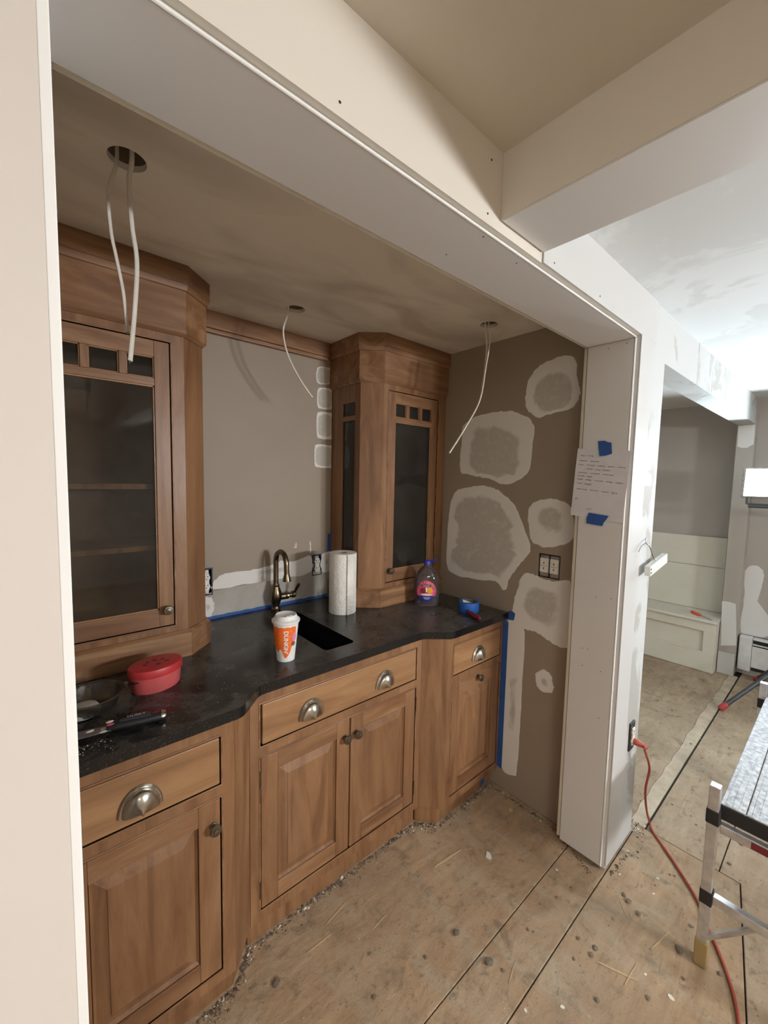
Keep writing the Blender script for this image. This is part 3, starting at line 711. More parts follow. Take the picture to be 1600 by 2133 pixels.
# ================================================================== outlets and switches
def duplex(parent, cx, cz, y):
    mb_i = MB(); sl = []
    for dz in (.0195, -.0195):
        mb_i.lathe([(.0, 0), (.0165, 0), (.0165, .006), (.0, .0062)], (cx, y, cz + dz), 18, axis='y', sy=.88)
        for dx in (-.006, .006): sl.append(MB().box(cx + dx - .0012, cx + dx + .0012, y - .0072, y - .006, cz + dz + .001, cz + dz + .009))
        sl.append(MB().lathe([(.0, 0), (.0024, 0), (.0024, .001), (.0, .001)], (cx, y - .0061, cz + dz - .007), 8, axis='y'))
    mb_i.box(cx - .0125, cx + .0125, y - .005, y, cz - .036, cz + .036)
    r_ = obj('receptacle', mb_i, 'ivory', parent)
    for q in sl: obj('slot', q, 'slot', r_)
for k, (o4, lab) in enumerate(zip(OUT, ['bare ivory duplex outlet in blue box beside the left display cabinet', 'bare ivory duplex outlet in blue box behind the paper towel roll'])):
    cx, cz = (o4[0] + o4[1]) / 2, (o4[2] + o4[3]) / 2; t = thing('wall_outlet', lab, 'outlet', (cx, YB, o4[2]), 'bare outlets in the backsplash')
    x0, x1, z0, z1 = o4; g = .0006; bmx = MB()
    bmx.box(x0 + g, x0 + .006, YB - .002, YB + .045, z0 + g, z1 - g).box(x1 - .006, x1 - g, YB - .002, YB + .045, z0 + g, z1 - g).box(x0 + .006, x1 - .006, YB - .002, YB + .045, z0 + g, z0 + .006).box(x0 + .006, x1 - .006, YB - .002, YB + .045, z1 - .006, z1 - g).box(x0 + g, x1 - g, YB + .045, YB + .05, z0 + g, z1 - g)
    obj('electrical_box', bmx, 'boxblue', t)
    obj('yoke', MB().box(cx - .012, cx + .012, YB - .001, YB + .001, z0 + .008, z1 - .008), 'galv', t, bevel=.0004)
    duplex(t, cx, cz, YB - .0015)
    for dz in (-.048, .048): obj('screw', MB().lathe([(.0, 0), (.0034, 0), (.003, .002), (.0, .002)], (cx, YB - .001, cz + dz), 10, axis='y'), 'galv', t)
sw = thing('light_switch', 'bare two-gang switch pair without cover plate in the patched wall', 'switch', (XW, .334, SWB[2]))
y0, y1, z0, z1 = SWB; g = .0006; bmx = MB()
bmx.box(XW, XW + .045, y0 + g, y0 + .004, z0 + g, z1 - g).box(XW, XW + .045, y1 - .004, y1 - g, z0 + g, z1 - g).box(XW, XW + .045, y0 + .004, y1 - .004, z0 + g, z0 + .004).box(XW, XW + .045, y0 + .004, y1 - .004, z1 - .004, z1 - g).box(XW + .045, XW + .05, y0 + g, y1 - g, z0 + g, z1 - g)
obj('electrical_box', bmx, 'black', sw)
for cy in (.3105, .3575):
    yk = obj('yoke', MB().box(XW + .003, XW + .005, cy - .0205, cy + .0205, z0 + .005, z1 - .006), 'galv', sw, bevel=.0004)
    ro = obj('rocker', MB().box(XW - .005, XW + .003, cy - .0195, cy + .0185, z0 + .024, z1 - .019), 'ivory', sw, bevel=.001)
    for dz in (.013, -.012): obj('switch_mark', MB().box(XW - .0056, XW - .005, cy - .002, cy + .002, (z0 + z1) / 2 + dz - .004, (z0 + z1) / 2 + dz + .004), 'slot', ro)
    obj('divider', MB().box(XW - .0054, XW - .005, cy - .016, cy + .016, (z0 + z1) / 2 - .001, (z0 + z1) / 2 + .001), 'galv', ro)
po = thing('wall_outlet', 'bare outlet in black box low on the post with orange cord plugged in', 'outlet', (1.852, -.006, .44))
obj('electrical_box', MB().box(1.826, 1.878, -.007, -.0002, .436, .556), 'black', po, bevel=.001)
duplex(po, 1.852, .496, -.0075)
ec = thing('extension_cord', 'orange-red extension cord plugged into the post and trailing over the floor', 'cord', (1.95, -.2, 0))
obj('plug', MB().tube([(1.852, -.0148, .4765), (1.852, -.022, .4765), (1.858, -.040, .472), (1.872, -.058, .462)], [.013, .0135, .011, .0065], 12), 'cord', ec, smooth=True)
cp = [(1.872, -.058, .462)] + [tuple(at(*p, 'y', -.06)) for p in ((1343, 1561), (1353, 1600), (1345, 1642), (1346, 1680))] + [tuple(at(1352, 1708, 'z', .030))] + [tuple(at(*p, 'z', .0055)) for p in ((1362, 1735), (1400, 1790), (1450, 1870), (1472, 1925), (1500, 1990), (1525, 2060), (1540, 2133), (1550, 2230))]
obj('cable', MB().tube(spline(cp, 8), .0045, 8), 'cord', ec, smooth=True)

# ================================================================== loose cables in the ceiling cutouts
def cable(label, pts, r, hole):
    p = [(pts[0].x, pts[0].y, ZN + .07)] + [tuple(q) for q in pts]
    o = obj('electrical_cable', MB().tube(spline(p, 8), r, 10, flat=.62), 'cable', None, smooth=True)
    e = Vector(p[-1]); d = (e - Vector(p[-2])).normalized()
    OFF[o.name] = Vector(); obj('copper_end', MB().tube([e - d * .002, e + d * .005], r * .35, 6), 'pewter_dk', o)
    return tag(o, label, 'cable', 'loose cables hanging from the light cutouts')
cable('thin white cable hanging in the cutout above the left display cabinet', [at(x, y, 'y', .562) for x, y in ((243, 336), (226, 400), (231, 480), (243, 540), (257, 610), (266, 692))], .0048, 0)
cable('thick white cable hanging lowest in front of the left display cabinet', [at(x, y, 'y', .545) for x, y in ((275, 331), (269, 380), (275, 470), (285, 545), (281, 640), (271, 752))], .0064, 0)
cable('single white cable curling down over the sink wall', [at(x, y, 'y', 1.005) for x, y in ((600, 650), (590, 690), (600, 740), (625, 790), (651, 828))], .0058, 1)
cable('short white cable in the pair by the patched wall', [at(x, y, 'y', .566) for x, y in ((1011, 682), (1014, 720), (1010, 770), (1004, 808))], .0056, 2)
cable('long white cable with bent end by the patched wall', [at(x, y, 'y', .556) for x, y in ((1018, 682), (1021, 705), (1012, 765), (999, 835), (968, 893), (936, 944))], .0056, 2)

# ================================================================== things on the counter
ZT = .9133
# coffee cup
cx, cy = .633, .728
cu = thing('coffee_cup', 'white paper coffee cup with orange print and plastic lid beside the sink', 'cup', (cx, cy, ZT))
CH, R0, R1 = .139, .0305, .0445
obj('cup_body', MB().lathe([(.0, .004), (R0 - .003, .004), (R0 - .002, 0), (R0, 0), (R0 + (R1 - R0) * .97, CH * .97), (R1, CH), (.0, CH)], (cx, cy, ZT), 40), 'cupwhite', cu, smooth=True)
obj('lid', MB().lathe([(.0, CH - .006), (R1 + .0015, CH - .006), (R1 + .0042, CH - .002), (R1 + .004, CH + .004), (R1 - .002, CH + .007), (R1 - .004, CH + .010), (R1 - .0085, CH + .021), (R1 - .0105, CH + .022), (R1 - .013, CH + .020), (.0, CH + .0195)], (cx, cy, ZT), 40), 'lid', cu, smooth=True)
obj('lid_spout', MB().box(cx - .012, cx + .012, cy - .028, cy - .021, ZT + CH + .0195, ZT + CH + .0225), 'lid', bpy.data.objects['lid'], bevel=.001)
A0 = math.atan2(CAM_C.y - cy, CAM_C.x - cx)      # the printed side is turned to where the photo shows it
def on_cup(s, h, lift=.0006):
    r = R0 + (R1 - R0) * h / CH + lift; a = A0 + s / (.5 * (R0 + R1)); return (cx + r * math.cos(a), cy + r * math.sin(a), ZT + h)
body = bpy.data.objects['cup_body']
def cup_print(name, poly, m, lift):
    """closed outline in (arc, height) wrapped on the cup, as strips"""
    xs = [p[0] for p in poly]; n = 40; V = []; F = []
    lo, hi = min(xs) + 1e-5, max(xs) - 1e-5
    for i in range(n + 1):
        x = lo + (hi - lo) * i / n; ys = []
        for j in range(len(poly)):
            a, b = poly[j], poly[(j + 1) % len(poly)]
            if (a[0] - x) * (b[0] - x) < 0: ys.append(a[1] + (b[1] - a[1]) * (x - a[0]) / (b[0] - a[0]))
        ys = ys or [.07, .07]
        for k in range(7): V.append(on_cup(x, min(ys) + (max(ys) - min(ys)) * k / 6, lift))
    F = [(i * 7 + k, (i + 1) * 7 + k, (i + 1) * 7 + k + 1, i * 7 + k + 1) for i in range(n) for k in range(6)]
    return obj(name, MB().add(V, F), m, body, smooth=True)
top = [(-.056 + i * .00303, .124 + .003 * abs(math.sin(i * .55))) for i in range(31)]
bot = [(.035, .105), (.031, .085), (.0235, .058), (.016, .036), (.006, .0195), (.0, .014), (-.006, .0175), (-.011, .030), (-.016, .045), (-.024, .046), (-.030, .034), (-.036, .04), (-.056, .05)]
cup_print('orange_print', top + bot, 'cupor', .0006)
cup_print('pink_print', [(.030 + .008 * math.cos(a), .088 + .016 * math.sin(a)) for a in [2 * math.pi * i / 24 for i in range(24)]], 'cuppink', .0009)
cup_print('brown_print', [(.027 + .008 * math.cos(a), .064 + .008 * math.sin(a)) for a in [2 * math.pi * i / 24 for i in range(24)]], 'cupbrown', .0011)
for dx, dz in ((-.018, .105), (-.014, .082), (-.02, .068), (.016, .112), (.012, .092), (.013, .072), (.009, .055), (-.010, .040)):
    cup_print('dot_print', [(dx + .0012 * math.cos(a), dz + .0012 * math.sin(a)) for a in [2 * math.pi * i / 10 for i in range(10)]], 'cupwhite', .0012)
tv, tf = text_mesh("DUNKIN'", .0205, .0005)
obj('brand_lettering', MB().add([on_cup(v.y * .95, .072 - v.x * 1.0, .0013) for v in tv], tf), 'cupwhite', body, fix=False)
# paper towel
px, py = 1.092, 1.035
pt = thing('paper_towel_roll', 'tall roll of white embossed paper towel standing by the display cabinet', 'paper towel', (px, py, ZT))
obj('roll', MB().lathe([(.021, 0), (.064, 0), (.0652, .002), (.0652, .284), (.064, .286), (.021, .286), (.021, 0)], (px, py, ZT), 48, cap=False), 'towel', pt, smooth=True)
obj('core', MB().lathe([(.0205, .001), (.0205, .285), (.0185, .285), (.0185, .001), (.0205, .001)], (px, py, ZT), 24, cap=False), 'card', pt, smooth=True)
V = []; A1 = math.atan2(CAM_C.y - py, CAM_C.x - px)
for i in range(9):
    a = A1 + .30 + i * .085; r = .0662 + .010 * max(0, (3 - i) / 3) ** 2
    if i < 3: r = .0662 + (3 - i) * .0016
    V += [(px + r * math.cos(a), py + r * math.sin(a), ZT + .001), (px + r * math.cos(a), py + r * math.sin(a), ZT + .2855)]
ls = obj('loose_sheet', MB().add(V, [(2 * i, 2 * i + 2, 2 * i + 3, 2 * i + 1) for i in range(8)]), 'towel', pt, smooth=True)
sm = ls.modifiers.new('thick', 'SOLIDIFY'); sm.thickness = .001; sm.offset = 0
# soap refill bottle
sx, sy = 1.497, .862; SA = math.atan2(CAM_C.y - sy, CAM_C.x - sx) + math.pi / 2
so = thing('soap_bottle', 'large clear violet liquid soap refill bottle with blue cap', 'bottle', (sx, sy, ZT))
prof = [(.0, .004), (.045, .003), (.056, 0), (.060, .006), (.0625, .03), (.066, .07), (.0655, .105), (.060, .14), (.046, .172), (.030, .192), (.0175, .202), (.0155, .206), (.0155, .212), (.0, .212)]
obj('bottle_body', MB().lathe(prof, (sx, sy, ZT), 40, sx=1, sy=.62, rot=SA), 'soap', so, smooth=True)
cap = obj('cap', MB().lathe([(.0, 0), (.0185, 0), (.0185, .016), (.015, .021), (.0, .022)], (sx, sy, ZT + .2095), 24), 'bluecap', so, smooth=True)
rv = Vector((math.cos(SA), math.sin(SA), 0))
tl = [Vector((sx, sy, ZT + .222)) + rv * t + Vector((0, 0, h)) for t, h in ((.012, 0), (.025, .002), (.036, .007), (.046, .010), (.047, .014), (.040, .013), (.026, .008), (.010, .003))]
obj('carry_loop', MB().tube(spline(tl, 4), .0032, 8), 'bluecap', cap, smooth=True)
fw = Vector((math.cos(SA - math.pi / 2), math.sin(SA - math.pi / 2), 0))
bb = bpy.data.objects['bottle_body']
def on_bot(u, h, lift=.0008):
    for i in range(len(prof) - 1):
        if prof[i][1] <= h <= prof[i + 1][1] and i >= 3:
            t = (h - prof[i][1]) / (prof[i + 1][1] - prof[i][1]); r = prof[i][0] + (prof[i + 1][0] - prof[i][0]) * t; break
    a = max(-1, min(1, u / r)); d = math.sqrt(1 - a * a) * r * .62 + lift
    return Vector((sx, sy, ZT + h)) + rv * u + fw * d
def bot_blob(name, c, ru, rh, m, lift, parent=bb, n=28, clip=None):
    V = []; 
    for j in range(6):
        for i in range(n):
            a = 2 * math.pi * i / n; h = c[1] + rh * math.sin(a) * (j + .001) / 5
            if clip: h = min(max(h, clip[0]), clip[1])
            V.append(on_bot(c[0] + ru * math.cos(a) * (j + .001) / 5, h, lift))
    F = [(j * n + i, j * n + (i + 1) % n, (j + 1) * n + (i + 1) % n, (j + 1) * n + i) for j in range(5) for i in range(n)]
    return obj(name, MB().add(V, F), m, parent, smooth=True)
bot_blob('label_pink', (.0, .078), .049, .055, 'lab_pink', .0008)
bot_blob('label_blue', (.0, .078), .0492, .0552, 'lab_blue', .0012, clip=(0, .054))
bot_blob('label_fruit_orange', (.016, .084), .0145, .0165, 'lab_or', .0016)
bot_blob('label_fruit_red', (-.017, .082), .014, .015, 'lab_red', .0016)
bot_blob('label_swirl', (.0, .062), .030, .005, 'lab_wh', .0018); bot_blob('label_swirl', (-.0005, .087), .004, .013, 'lab_wh', .0018)
V = [on_bot(u, h, .002) for u in (-.026, -.013, 0, .013, .022) for h in (.103, .113)]
obj('brand_plate', MB().add(V, [(2 * i, 2 * i + 2, 2 * i + 3, 2 * i + 1) for i in range(4)]), 'lab_bk', bb)
tv, tf = text_mesh('Softsoap', .0105); obj('brand_lettering', MB().add([on_bot(v.x - .002, .108 + v.y, .0026) for v in tv], tf), 'lab_wh', bb, fix=False)
for k, (ww, hh) in enumerate(((.018, .046), (.012, .040))):
    V = [on_bot(u + .002, h, .002) for u in (-ww, -ww / 3, ww / 3, ww) for h in (hh - .0013, hh + .0013)]
    obj('label_print_line', MB().add(V, [(2 * i, 2 * i + 2, 2 * i + 3, 2 * i + 1) for i in range(3)]), 'lab_wh', bb)
# blue tape roll
tx, ty = 1.592, .664
tr = thing('tape_roll', 'roll of blue masking tape lying flat on the dusty counter end', 'tape', (tx, ty, ZT))
obj('tape', MB().lathe([(.038, 0), (.0485, 0), (.049, .001), (.049, .047), (.0485, .048), (.038, .048), (.038, 0)], (tx, ty, ZT), 40, cap=False), 'tape_roll', tr, smooth=True)
obj('core', MB().lathe([(.0378, .0005), (.0378, .0475), (.0362, .0475), (.0362, .0005), (.0378, .0005)], (tx, ty, ZT), 32, cap=False), 'card', tr, smooth=True)
obj('paper_flap', MB().add([(tx - .034, ty + .01, ZT + .044), (tx - .004, ty - .032, ZT + .047), (tx + .010, ty - .010, ZT + .040), (tx - .010, ty + .030, ZT + .050)], [(0, 1, 2, 3)]), 'cupwhite', tr)
# small screwdriver
a, b = at(955, 1262, 'z', ZT + .012), at(1000, 1289, 'z', ZT + .012); d = (b - a)
sd = thing('screwdriver', 'small screwdriver with dark red handle lying before the tape roll', 'screwdriver', tuple((a + b) / 2 - Vector((0, 0, .012))))
obj('handle', MB().tube([a + d * t for t in (.42, .46, .52, .6, .75, .9, .97, 1)], [.006, .0095, .008, .0115, .012, .0115, .009, .004], 10), 'maroon', sd, smooth=True)
obj('shaft', MB().tube([a + d * .02, a + d * .44], .003, 8), 'steel', sd, smooth=True)
# red oval tub
rx, ry = .240, .800
rt = thing('red_tub', 'red oval plastic tub with matching lid on the counter', 'tub', (rx, ry, ZT)); ra = math.radians(12)
obj('tub_body', MB().lathe([(.0, 0), (.064, 0), (.067, .004), (.0715, .048), (.0, .048)], (rx, ry, ZT), 40, sy=.76, rot=ra), 'redtub2', rt, smooth=True)
li = obj('lid', MB().lathe([(.0, .0485), (.0745, .0485), (.0755, .052), (.0755, .066), (.073, .071), (.066, .0725), (.0, .0715)], (rx, ry, ZT), 40, sy=.76, rot=ra), 'redtub', rt, smooth=True)
for u, v in ((-.02, .012), (.0, .018), (.022, .014), (.03, -.006), (-.03, -.004), (.004, -.016)):
    obj('lid_dimple', MB().lathe([(.0, .0), (.004, .0), (.003, .0012), (.0, .0012)], (rx + u, ry + v, ZT + .0718), 10, sx=1.8), 'slot', li)
# clear dish with putty
dx, dy = .075, .765
dh = thing('plastic_dish', 'clear plastic dish holding a lump of grey putty', 'dish', (dx, dy, ZT))
obj('dish', MB().lathe([(.0, .0005), (.052, .0005), (.060, .006), (.072, .040), (.080, .043), (.080, .0445), (.070, .0425), (.058, .008), (.050, .0025), (.0, .0025)], (dx, dy, ZT), 36, cap=False), 'clear', dh, smooth=True)
obj('putty', MB().lathe([(.0, .003), (.034, .003), (.036, .012), (.028, .026), (.012, .031), (.0, .031)], (dx - .018, dy - .022, ZT), 20, sx=1.1), 'putty', dh, smooth=True)
obj('dish_tab', MB().box(dx + .068, dx + .112, dy - .012, dy + .022, ZT + .041, ZT + .0425), 'clear', dh)
# putty knife / scraper
kn = thing('scraper', 'paint-spattered scraper with black handle on the counter edge', 'scraper', (.13, .60, ZT))
a, b = at(166, 1540, 'z', ZT), at(341, 1497, 'z', ZT); d = (b - a); L = d.length; d.normalize(); nn = Vector((-d.y, d.x, 0))
def kbox(u0, u1, w0, w1, z0, z1):
    P = [a + d * u0 - nn * w0, a + d * u1 - nn * w1, a + d * u1 + nn * w1, a + d * u0 + nn * w0]
    return MB().prism([(p.x, p.y) for p in P], ZT + z0, ZT + z1)
obj('blade', kbox(-.10, L * .36, .022, .013, .009, .0105), 'steel', kn)
hd = obj('handle', MB().tube([a + d * (L * t) + Vector((0, 0, .012)) for t in (.30, .36, .46, .6, .78, .92, .98, 1)], [.010, .013, .0145, .0155, .0165, .0165, .015, .010], 14, flat=.72), 'black', kn, smooth=True)
obj('grip_inlay', kbox(L * .46, L * .84, .006, .009, .0226, .0243), 'dkgrey', hd)
obj('butt_cap', MB().tube([a + d * (L * t) + Vector((0, 0, .012)) for t in (.97, 1.0, 1.03)], [.0157, .0155, .012], 14, flat=.72), 'pewter', hd, smooth=True)
obj('hang_hole', MB().lathe([(.0, 0), (.006, 0), (.005, .001), (.0, .001)], a + d * (L * .9) + Vector((0, 0, .0236)), 14, sx=1.5, rot=math.atan2(d.y, d.x)), 'maroon', hd)
tv, tf = text_mesh('HUSKY', .013); obj('brand_lettering', MB().add([a + d * (L * .66 + v.x) + nn * (v.y + .0075) + Vector((0, 0, .0244)) for v in tv], tf), 'cupwhite', hd, fix=False)
for u, w, m in ((.05, .004, 'chip'), (.062, -.006, 'lab_pink'), (.048, -.01, 'chip'), (.02, .006, 'chip'), (.06, .008, 'chip')):
    p = a + d * u + nn * w; obj('paint_spot', MB().lathe([(.0, 0), (.006, 0), (.004, .0012), (.0, .0012)], (p.x, p.y, ZT + (.0105 if u < L * .33 else .022)), 8, sx=1.5), m, kn)
# crumbs of plaster on the counter: uncountable
mb = MB()
def crumb(mb, x, y, z, r):
    V = [(x + r * RND.uniform(.5, 1) * c, y + r * RND.uniform(.5, 1) * s, z) for c, s in ((1, 0), (0, 1), (-1, 0), (0, -1))] + [(x, y, z + r * RND.uniform(.4, .9))]
    mb.add(V, [(0, 1, 2, 3), (0, 1, 4), (1, 2, 4), (2, 3, 4), (3, 0, 4)])
for i in range(70): crumb(mb, RND.uniform(.0, .10), RND.gauss(.572, .014), ZT, RND.uniform(.0006, .0022))
for i in range(60): crumb(mb, RND.uniform(.2, .45), RND.uniform(.56, .93), ZT, RND.uniform(.0005, .0016))
for i in range(120): crumb(mb, RND.uniform(1.0, 1.7), RND.uniform(.63, .95), ZT, RND.uniform(.0005, .0022))
o = obj('counter_crumbs', mb, 'rubble_w', None); o['kind'] = 'stuff'; o['label'] = 'scattered white plaster crumbs on the black counter'; o['category'] = 'crumbs'

# ================================================================== masking tape
def tape(label, pts, nrm=(0, 0, -1), name='masking_tape'):
    P = [Vector(p) for p in pts]; nr_ = Vector(nrm) * .0006; n = len(P)
    V = [p + nr_ * .3 for p in P] + [p + nr_ * 1.6 for p in P]
    F = [tuple(range(n))[::-1], tuple(range(n, 2 * n))] + [(i, (i + 1) % n, n + (i + 1) % n, n + i) for i in range(n)]
    return tag(obj(name, MB().add(V, F), 'tape', None), label, 'tape', 'blue masking tape pieces')
ytp = YB - .0016
V = []
for i in range(25):
    x = .50 + i * (1.172 - .50) / 24; V.append((x, .9262 + RND.uniform(-.0015, .002)))
tape('long blue masking tape strip along the foot of the backsplash', [(.50, ytp, .9134), (1.172, ytp, .9134)] + [(x, ytp, z) for x, z in V[::-1]], (0, -1, 0))
tape('long vertical blue masking tape strip beside the narrow base cabinet', [(XW - .0016, .5545, .105), (XW - .0016, .526, .100), (XW - .0016, .524, .86), (XW - .0016, .5545, .879)], (-1, 0, 0))
tape('blue masking tape scrap at the end of the granite edge', [(XW - .0016, .525, .876), (XW - .0016, .496, .880), (XW - .0016, .490, .915), (XW - .0016, .505, .923), (XW - .0016, .525, .921)], (-1, 0, 0))
tape('short blue masking tape piece behind the paper towel on the cabinet edge', [(1.172, ytp, 1.16), (1.189, ytp, 1.16), (1.189, ytp, 1.255), (1.173, ytp, 1.252)], (0, -1, 0))
tape('small blue masking tape piece near the floor on the toe kick', [(1.640, .5885, .012), (1.672, .5885, .02), (1.676, .5885, .085), (1.648, .5885, .08)], (0, -1, 0))
# ------------------------------------------------------------------ note on the post
nx = XP - .0072
def np_(px_, py_, dx=0.0): p = at(px_, py_, 'x', nx - dx); return p
TLc, TRc, BRc, BLc = np_(1204, 934), np_(1316, 939), np_(1297, 1090), np_(1189, 1072)
nt = thing('paper_note', 'handwritten paper note taped to the white post board', 'note', tuple((BRc + BLc) / 2))
def npt(u, v, lift=0):
    p = (TLc * (1 - u) + TRc * u) * (1 - v) + (BLc * (1 - u) + BRc * u) * v
    return p + Vector((-lift - .0028 * math.sin(math.pi * v) * (.4 + .6 * u) - .0012 * math.sin(u * 7 + v * 5) ** 2, 0, 0))
nu, nv = 10, 14
V = [npt(i / nu, j / nv) for j in range(nv + 1) for i in range(nu + 1)]
obj('sheet', MB().add(V, [(j * (nu + 1) + i, j * (nu + 1) + i + 1, (j + 1) * (nu + 1) + i + 1, (j + 1) * (nu + 1) + i) for j in range(nv) for i in range(nu)]), 'paper', nt, smooth=True)
hw = MB(); lines = [(.07, .33, .10, 2), (.06, .45, .175, 2), (.06, .95, .235, 5), (.22, .68, .29, 3), (.06, .75, .35, 3), (.06, .35, .40, 2), (.06, .93, .45, 5), (.06, .35, .51, 2), (.07, .85, .595, 4), (.06, .12, .74, 1), (.3, .42, .87, 1)]
for u0, u1, v0, nw in lines:
    ws = [RND.uniform(.6, 1.4) for _ in range(nw)]; tot = sum(ws) + .35 * (nw - 1); u = u0
    for wv in ws:
        ln = (u1 - u0) * wv / tot; k = max(6, int(ln / .008)); pts = []
        for i in range(k + 1):
            amp = .010 if RND.random() < .8 else .019
            pts.append((u + ln * i / k + RND.uniform(-.004, .004), v0 + (amp if i % 2 else -amp * .6) * RND.uniform(.4, 1)))
        for (p0, q0), (p1, q1) in zip(pts, pts[1:]):
            A, B = npt(p0, q0, .0006), npt(p1, q1, .0006); t = (B - A); nn_ = Vector((0, -t.z, t.y)).normalized() * .00042
            hw.add([A - nn_, A + nn_, B + nn_, B - nn_], [(0, 1, 2, 3)])
        u += ln + (u1 - u0) * .35 / tot
hwo = obj('handwriting', hw, 'ink', nt, fix=False); hwo['kind'] = 'stuff'
def tp(L, lift): return [np_(x, y, lift) for x, y in L]
tape('blue masking tape piece holding the top of the paper note', tp([(1246, 919), (1260, 918), (1266, 921), (1274, 922), (1275, 945), (1262, 949), (1249, 950)], .0048), (-1, 0, 0))
tape('blue masking tape piece holding the bottom of the paper note', tp([(1227, 1068), (1268, 1075), (1262, 1084), (1258, 1088), (1255, 1096), (1222, 1090), (1222, 1080)], .0048), (-1, 0, 0))

# ================================================================== hanging sensor on the post
hs = thing('door_sensor', 'white plastic sensor dangling by its wires from the post', 'sensor', (1.90, -.03, 1.19))
p0, p1 = at(1349, 1190, 'y', -.03), at(1384, 1162, 'y', -.03); d = (p1 - p0).normalized(); u = Vector((0, -1, 0)); v = d.cross(u)
c = (p0 + p1) / 2; hl, hwid, ht = (p1 - p0).length / 2 * 1.02, .020, .011
V = [c + d * (a_ * hl) + v * (b_ * hwid) + u * (e_ * ht) for e_ in (-1, 1) for b_ in (-1, 1) for a_ in (-1, 1)]
obj('sensor_body', MB().add(V, [(0, 2, 3, 1), (4, 5, 7, 6), (0, 1, 5, 4), (2, 6, 7, 3), (0, 4, 6, 2), (1, 3, 7, 5)]), 'device', hs, bevel=.002)
for k in (-.008, .006):
    q = c - d * hl * .93 + v * k + u * (ht + .0005)
    V = [q + d * a_ * .006 + v * b_ * .003 for b_ in (-1, 1) for a_ in (-1, 1)]; obj('terminal', MB().add(V, [(0, 1, 3, 2)]), 'slot', hs)
w0 = at(1347, 1121, 'y', -.002)
obj('wire', MB().tube(spline([w0, at(1346, 1131, 'y', -.02), at(1354, 1140, 'y', -.03), at(1362, 1163, 'y', -.03), c + d * .02 + v * -.012], 6), .0016, 6), 'dkgrey', hs, smooth=True)
obj('wire', MB().tube(spline([at(1346, 1131, 'y', -.02), at(1337, 1137, 'y', -.015), at(1330, 1150, 'y', -.02)], 6), .0013, 6), 'dkgrey', hs, smooth=True)

# ================================================================== bench nook
bn = thing('window_bench', 'off-white built-in panelled bench in the nook', 'bench', (4.35, .6, 0))
BX, BY = 4.185, .112
obj('seat', MB().box(BX - .025, 4.50, BY, 1.29, .425, .447), 'bench', bn, bevel=.003)
obj('front_panel', MB().box(BX + .026, BX + .034, BY + .06, 1.29, .15, .36), 'bench', bn)
obj('rail', MB().box(BX, BX + .03, BY + .005, 1.29, .345, .4245), 'bench', bn, bevel=.0015)
obj('rail', MB().box(BX, BX + .03, BY + .005, 1.29, .004, .160), 'bench', bn, bevel=.0015)
obj('stile', MB().box(BX, BX + .03, BY + .005, BY + .085, .160, .345), 'bench', bn, bevel=.0015)
obj('panel_ledge', MB().box(BX + .002, BX + .014, BY + .085, 1.29, .160, .172), 'bench', bn, bevel=.003)
obj('end_panel', MB().box(BX + .031, 4.299, BY + .002, BY + .02, .004, .424), 'bench', bn)
bk = obj('seat_back', MB().box(4.515, 4.558, BY + .002, 1.29, .447, 1.10), 'bench', bn)
for z0, z1 in ((.448, .838), (.842, 1.105)): obj('back_plank', MB().box(4.500, 4.5145, BY + .030, 1.29, z0, z1), 'bench', bk, bevel=.0015)
obj('back_stile', MB().box(4.496, 4.5145, BY + .003, BY + .028, .448, 1.085), 'bench', bk, bevel=.0015)
a, b = at(1440, 1273, 'z', .4615), at(1482, 1291, 'z', .4585); d = b - a
sd = thing('screwdriver', 'screwdriver with orange-red handle lying on the nook bench', 'screwdriver', tuple((a + b) / 2 - Vector((0, 0, .012))))
obj('handle', MB().tube([a + d * t for t in (0, .05, .15, .35, .46, .5)], [.006, .0125, .0135, .0125, .010, .006], 12), 'orange_h', sd, smooth=True)
obj('shaft', MB().tube([a + d * .48, a + d * 1.0], .0035, 8), 'steel', sd, smooth=True)
struct('baseboard_far', MB().box(XJ - .016, XJ - .0005, 0.0, .108, 0, .178), 'white', .002)
ht = thing('baseboard_heater', 'white enamel baseboard heater along the far wall', 'heater', (4.38, -.7, 0))
obj('back_plate', MB().box(XH - .012, XH - .001, -1.6, -.012, .05, .335), 'dkgrey', ht)
obj('front_cover', MB().box(XH - .075, XH - .069, -1.6, -.094, .095, .268), 'heater', ht, bevel=.002)
obj('top_hood', MB().box(XH - .070, XH - .012, -1.6, -.094, .318, .332), 'heater', ht, bevel=.003)
obj('damper', MB().box(XH - .074, XH - .055, -1.6, -.094, .278, .286), 'heater', ht, bevel=.001)
obj('end_cap', MB().box(XH - .082, XH - .013, -.092, -.012, .055, .336), 'heater', ht, bevel=.006)
obj('fin_element', MB().box(XH - .060, XH - .016, -1.6, -.095, .12, .20), 'black', ht)

# ================================================================== aluminium work platform
wpz = thing('work_platform', 'folding aluminium work platform with plaster-splashed deck', 'platform', (2.08, -.49, 0))
X0, X1, Y0, Y1, ZD = 1.588, 2.600, -.650, -.338, .552
n = 5; pw_ = (Y1 - Y0) / n
for i in range(n):
    ya, yb = Y0 + i * pw_, Y0 + (i + 1) * pw_
    dk = obj('deck_plank', MB().box(X0, X1, ya + .0012, yb - .0012, ZD - .018, ZD), 'alu_deck', wpz, bevel=.002)
    for q in (.25, .5, .75):
        if True: obj('rib', MB().box(X0 + .002, X1 - .002, ya + pw_ * q - .002, ya + pw_ * q + .002, ZD, ZD + .0012), 'alu_deck', dk)
for x0, x1 in ((X0 - .004, X0 + .006), (X1 - .006, X1 + .004)): obj('end_cap', MB().box(x0, x1, Y0 + .001, Y1 - .001, ZD - .050, ZD - .003), 'black', wpz, bevel=.002)
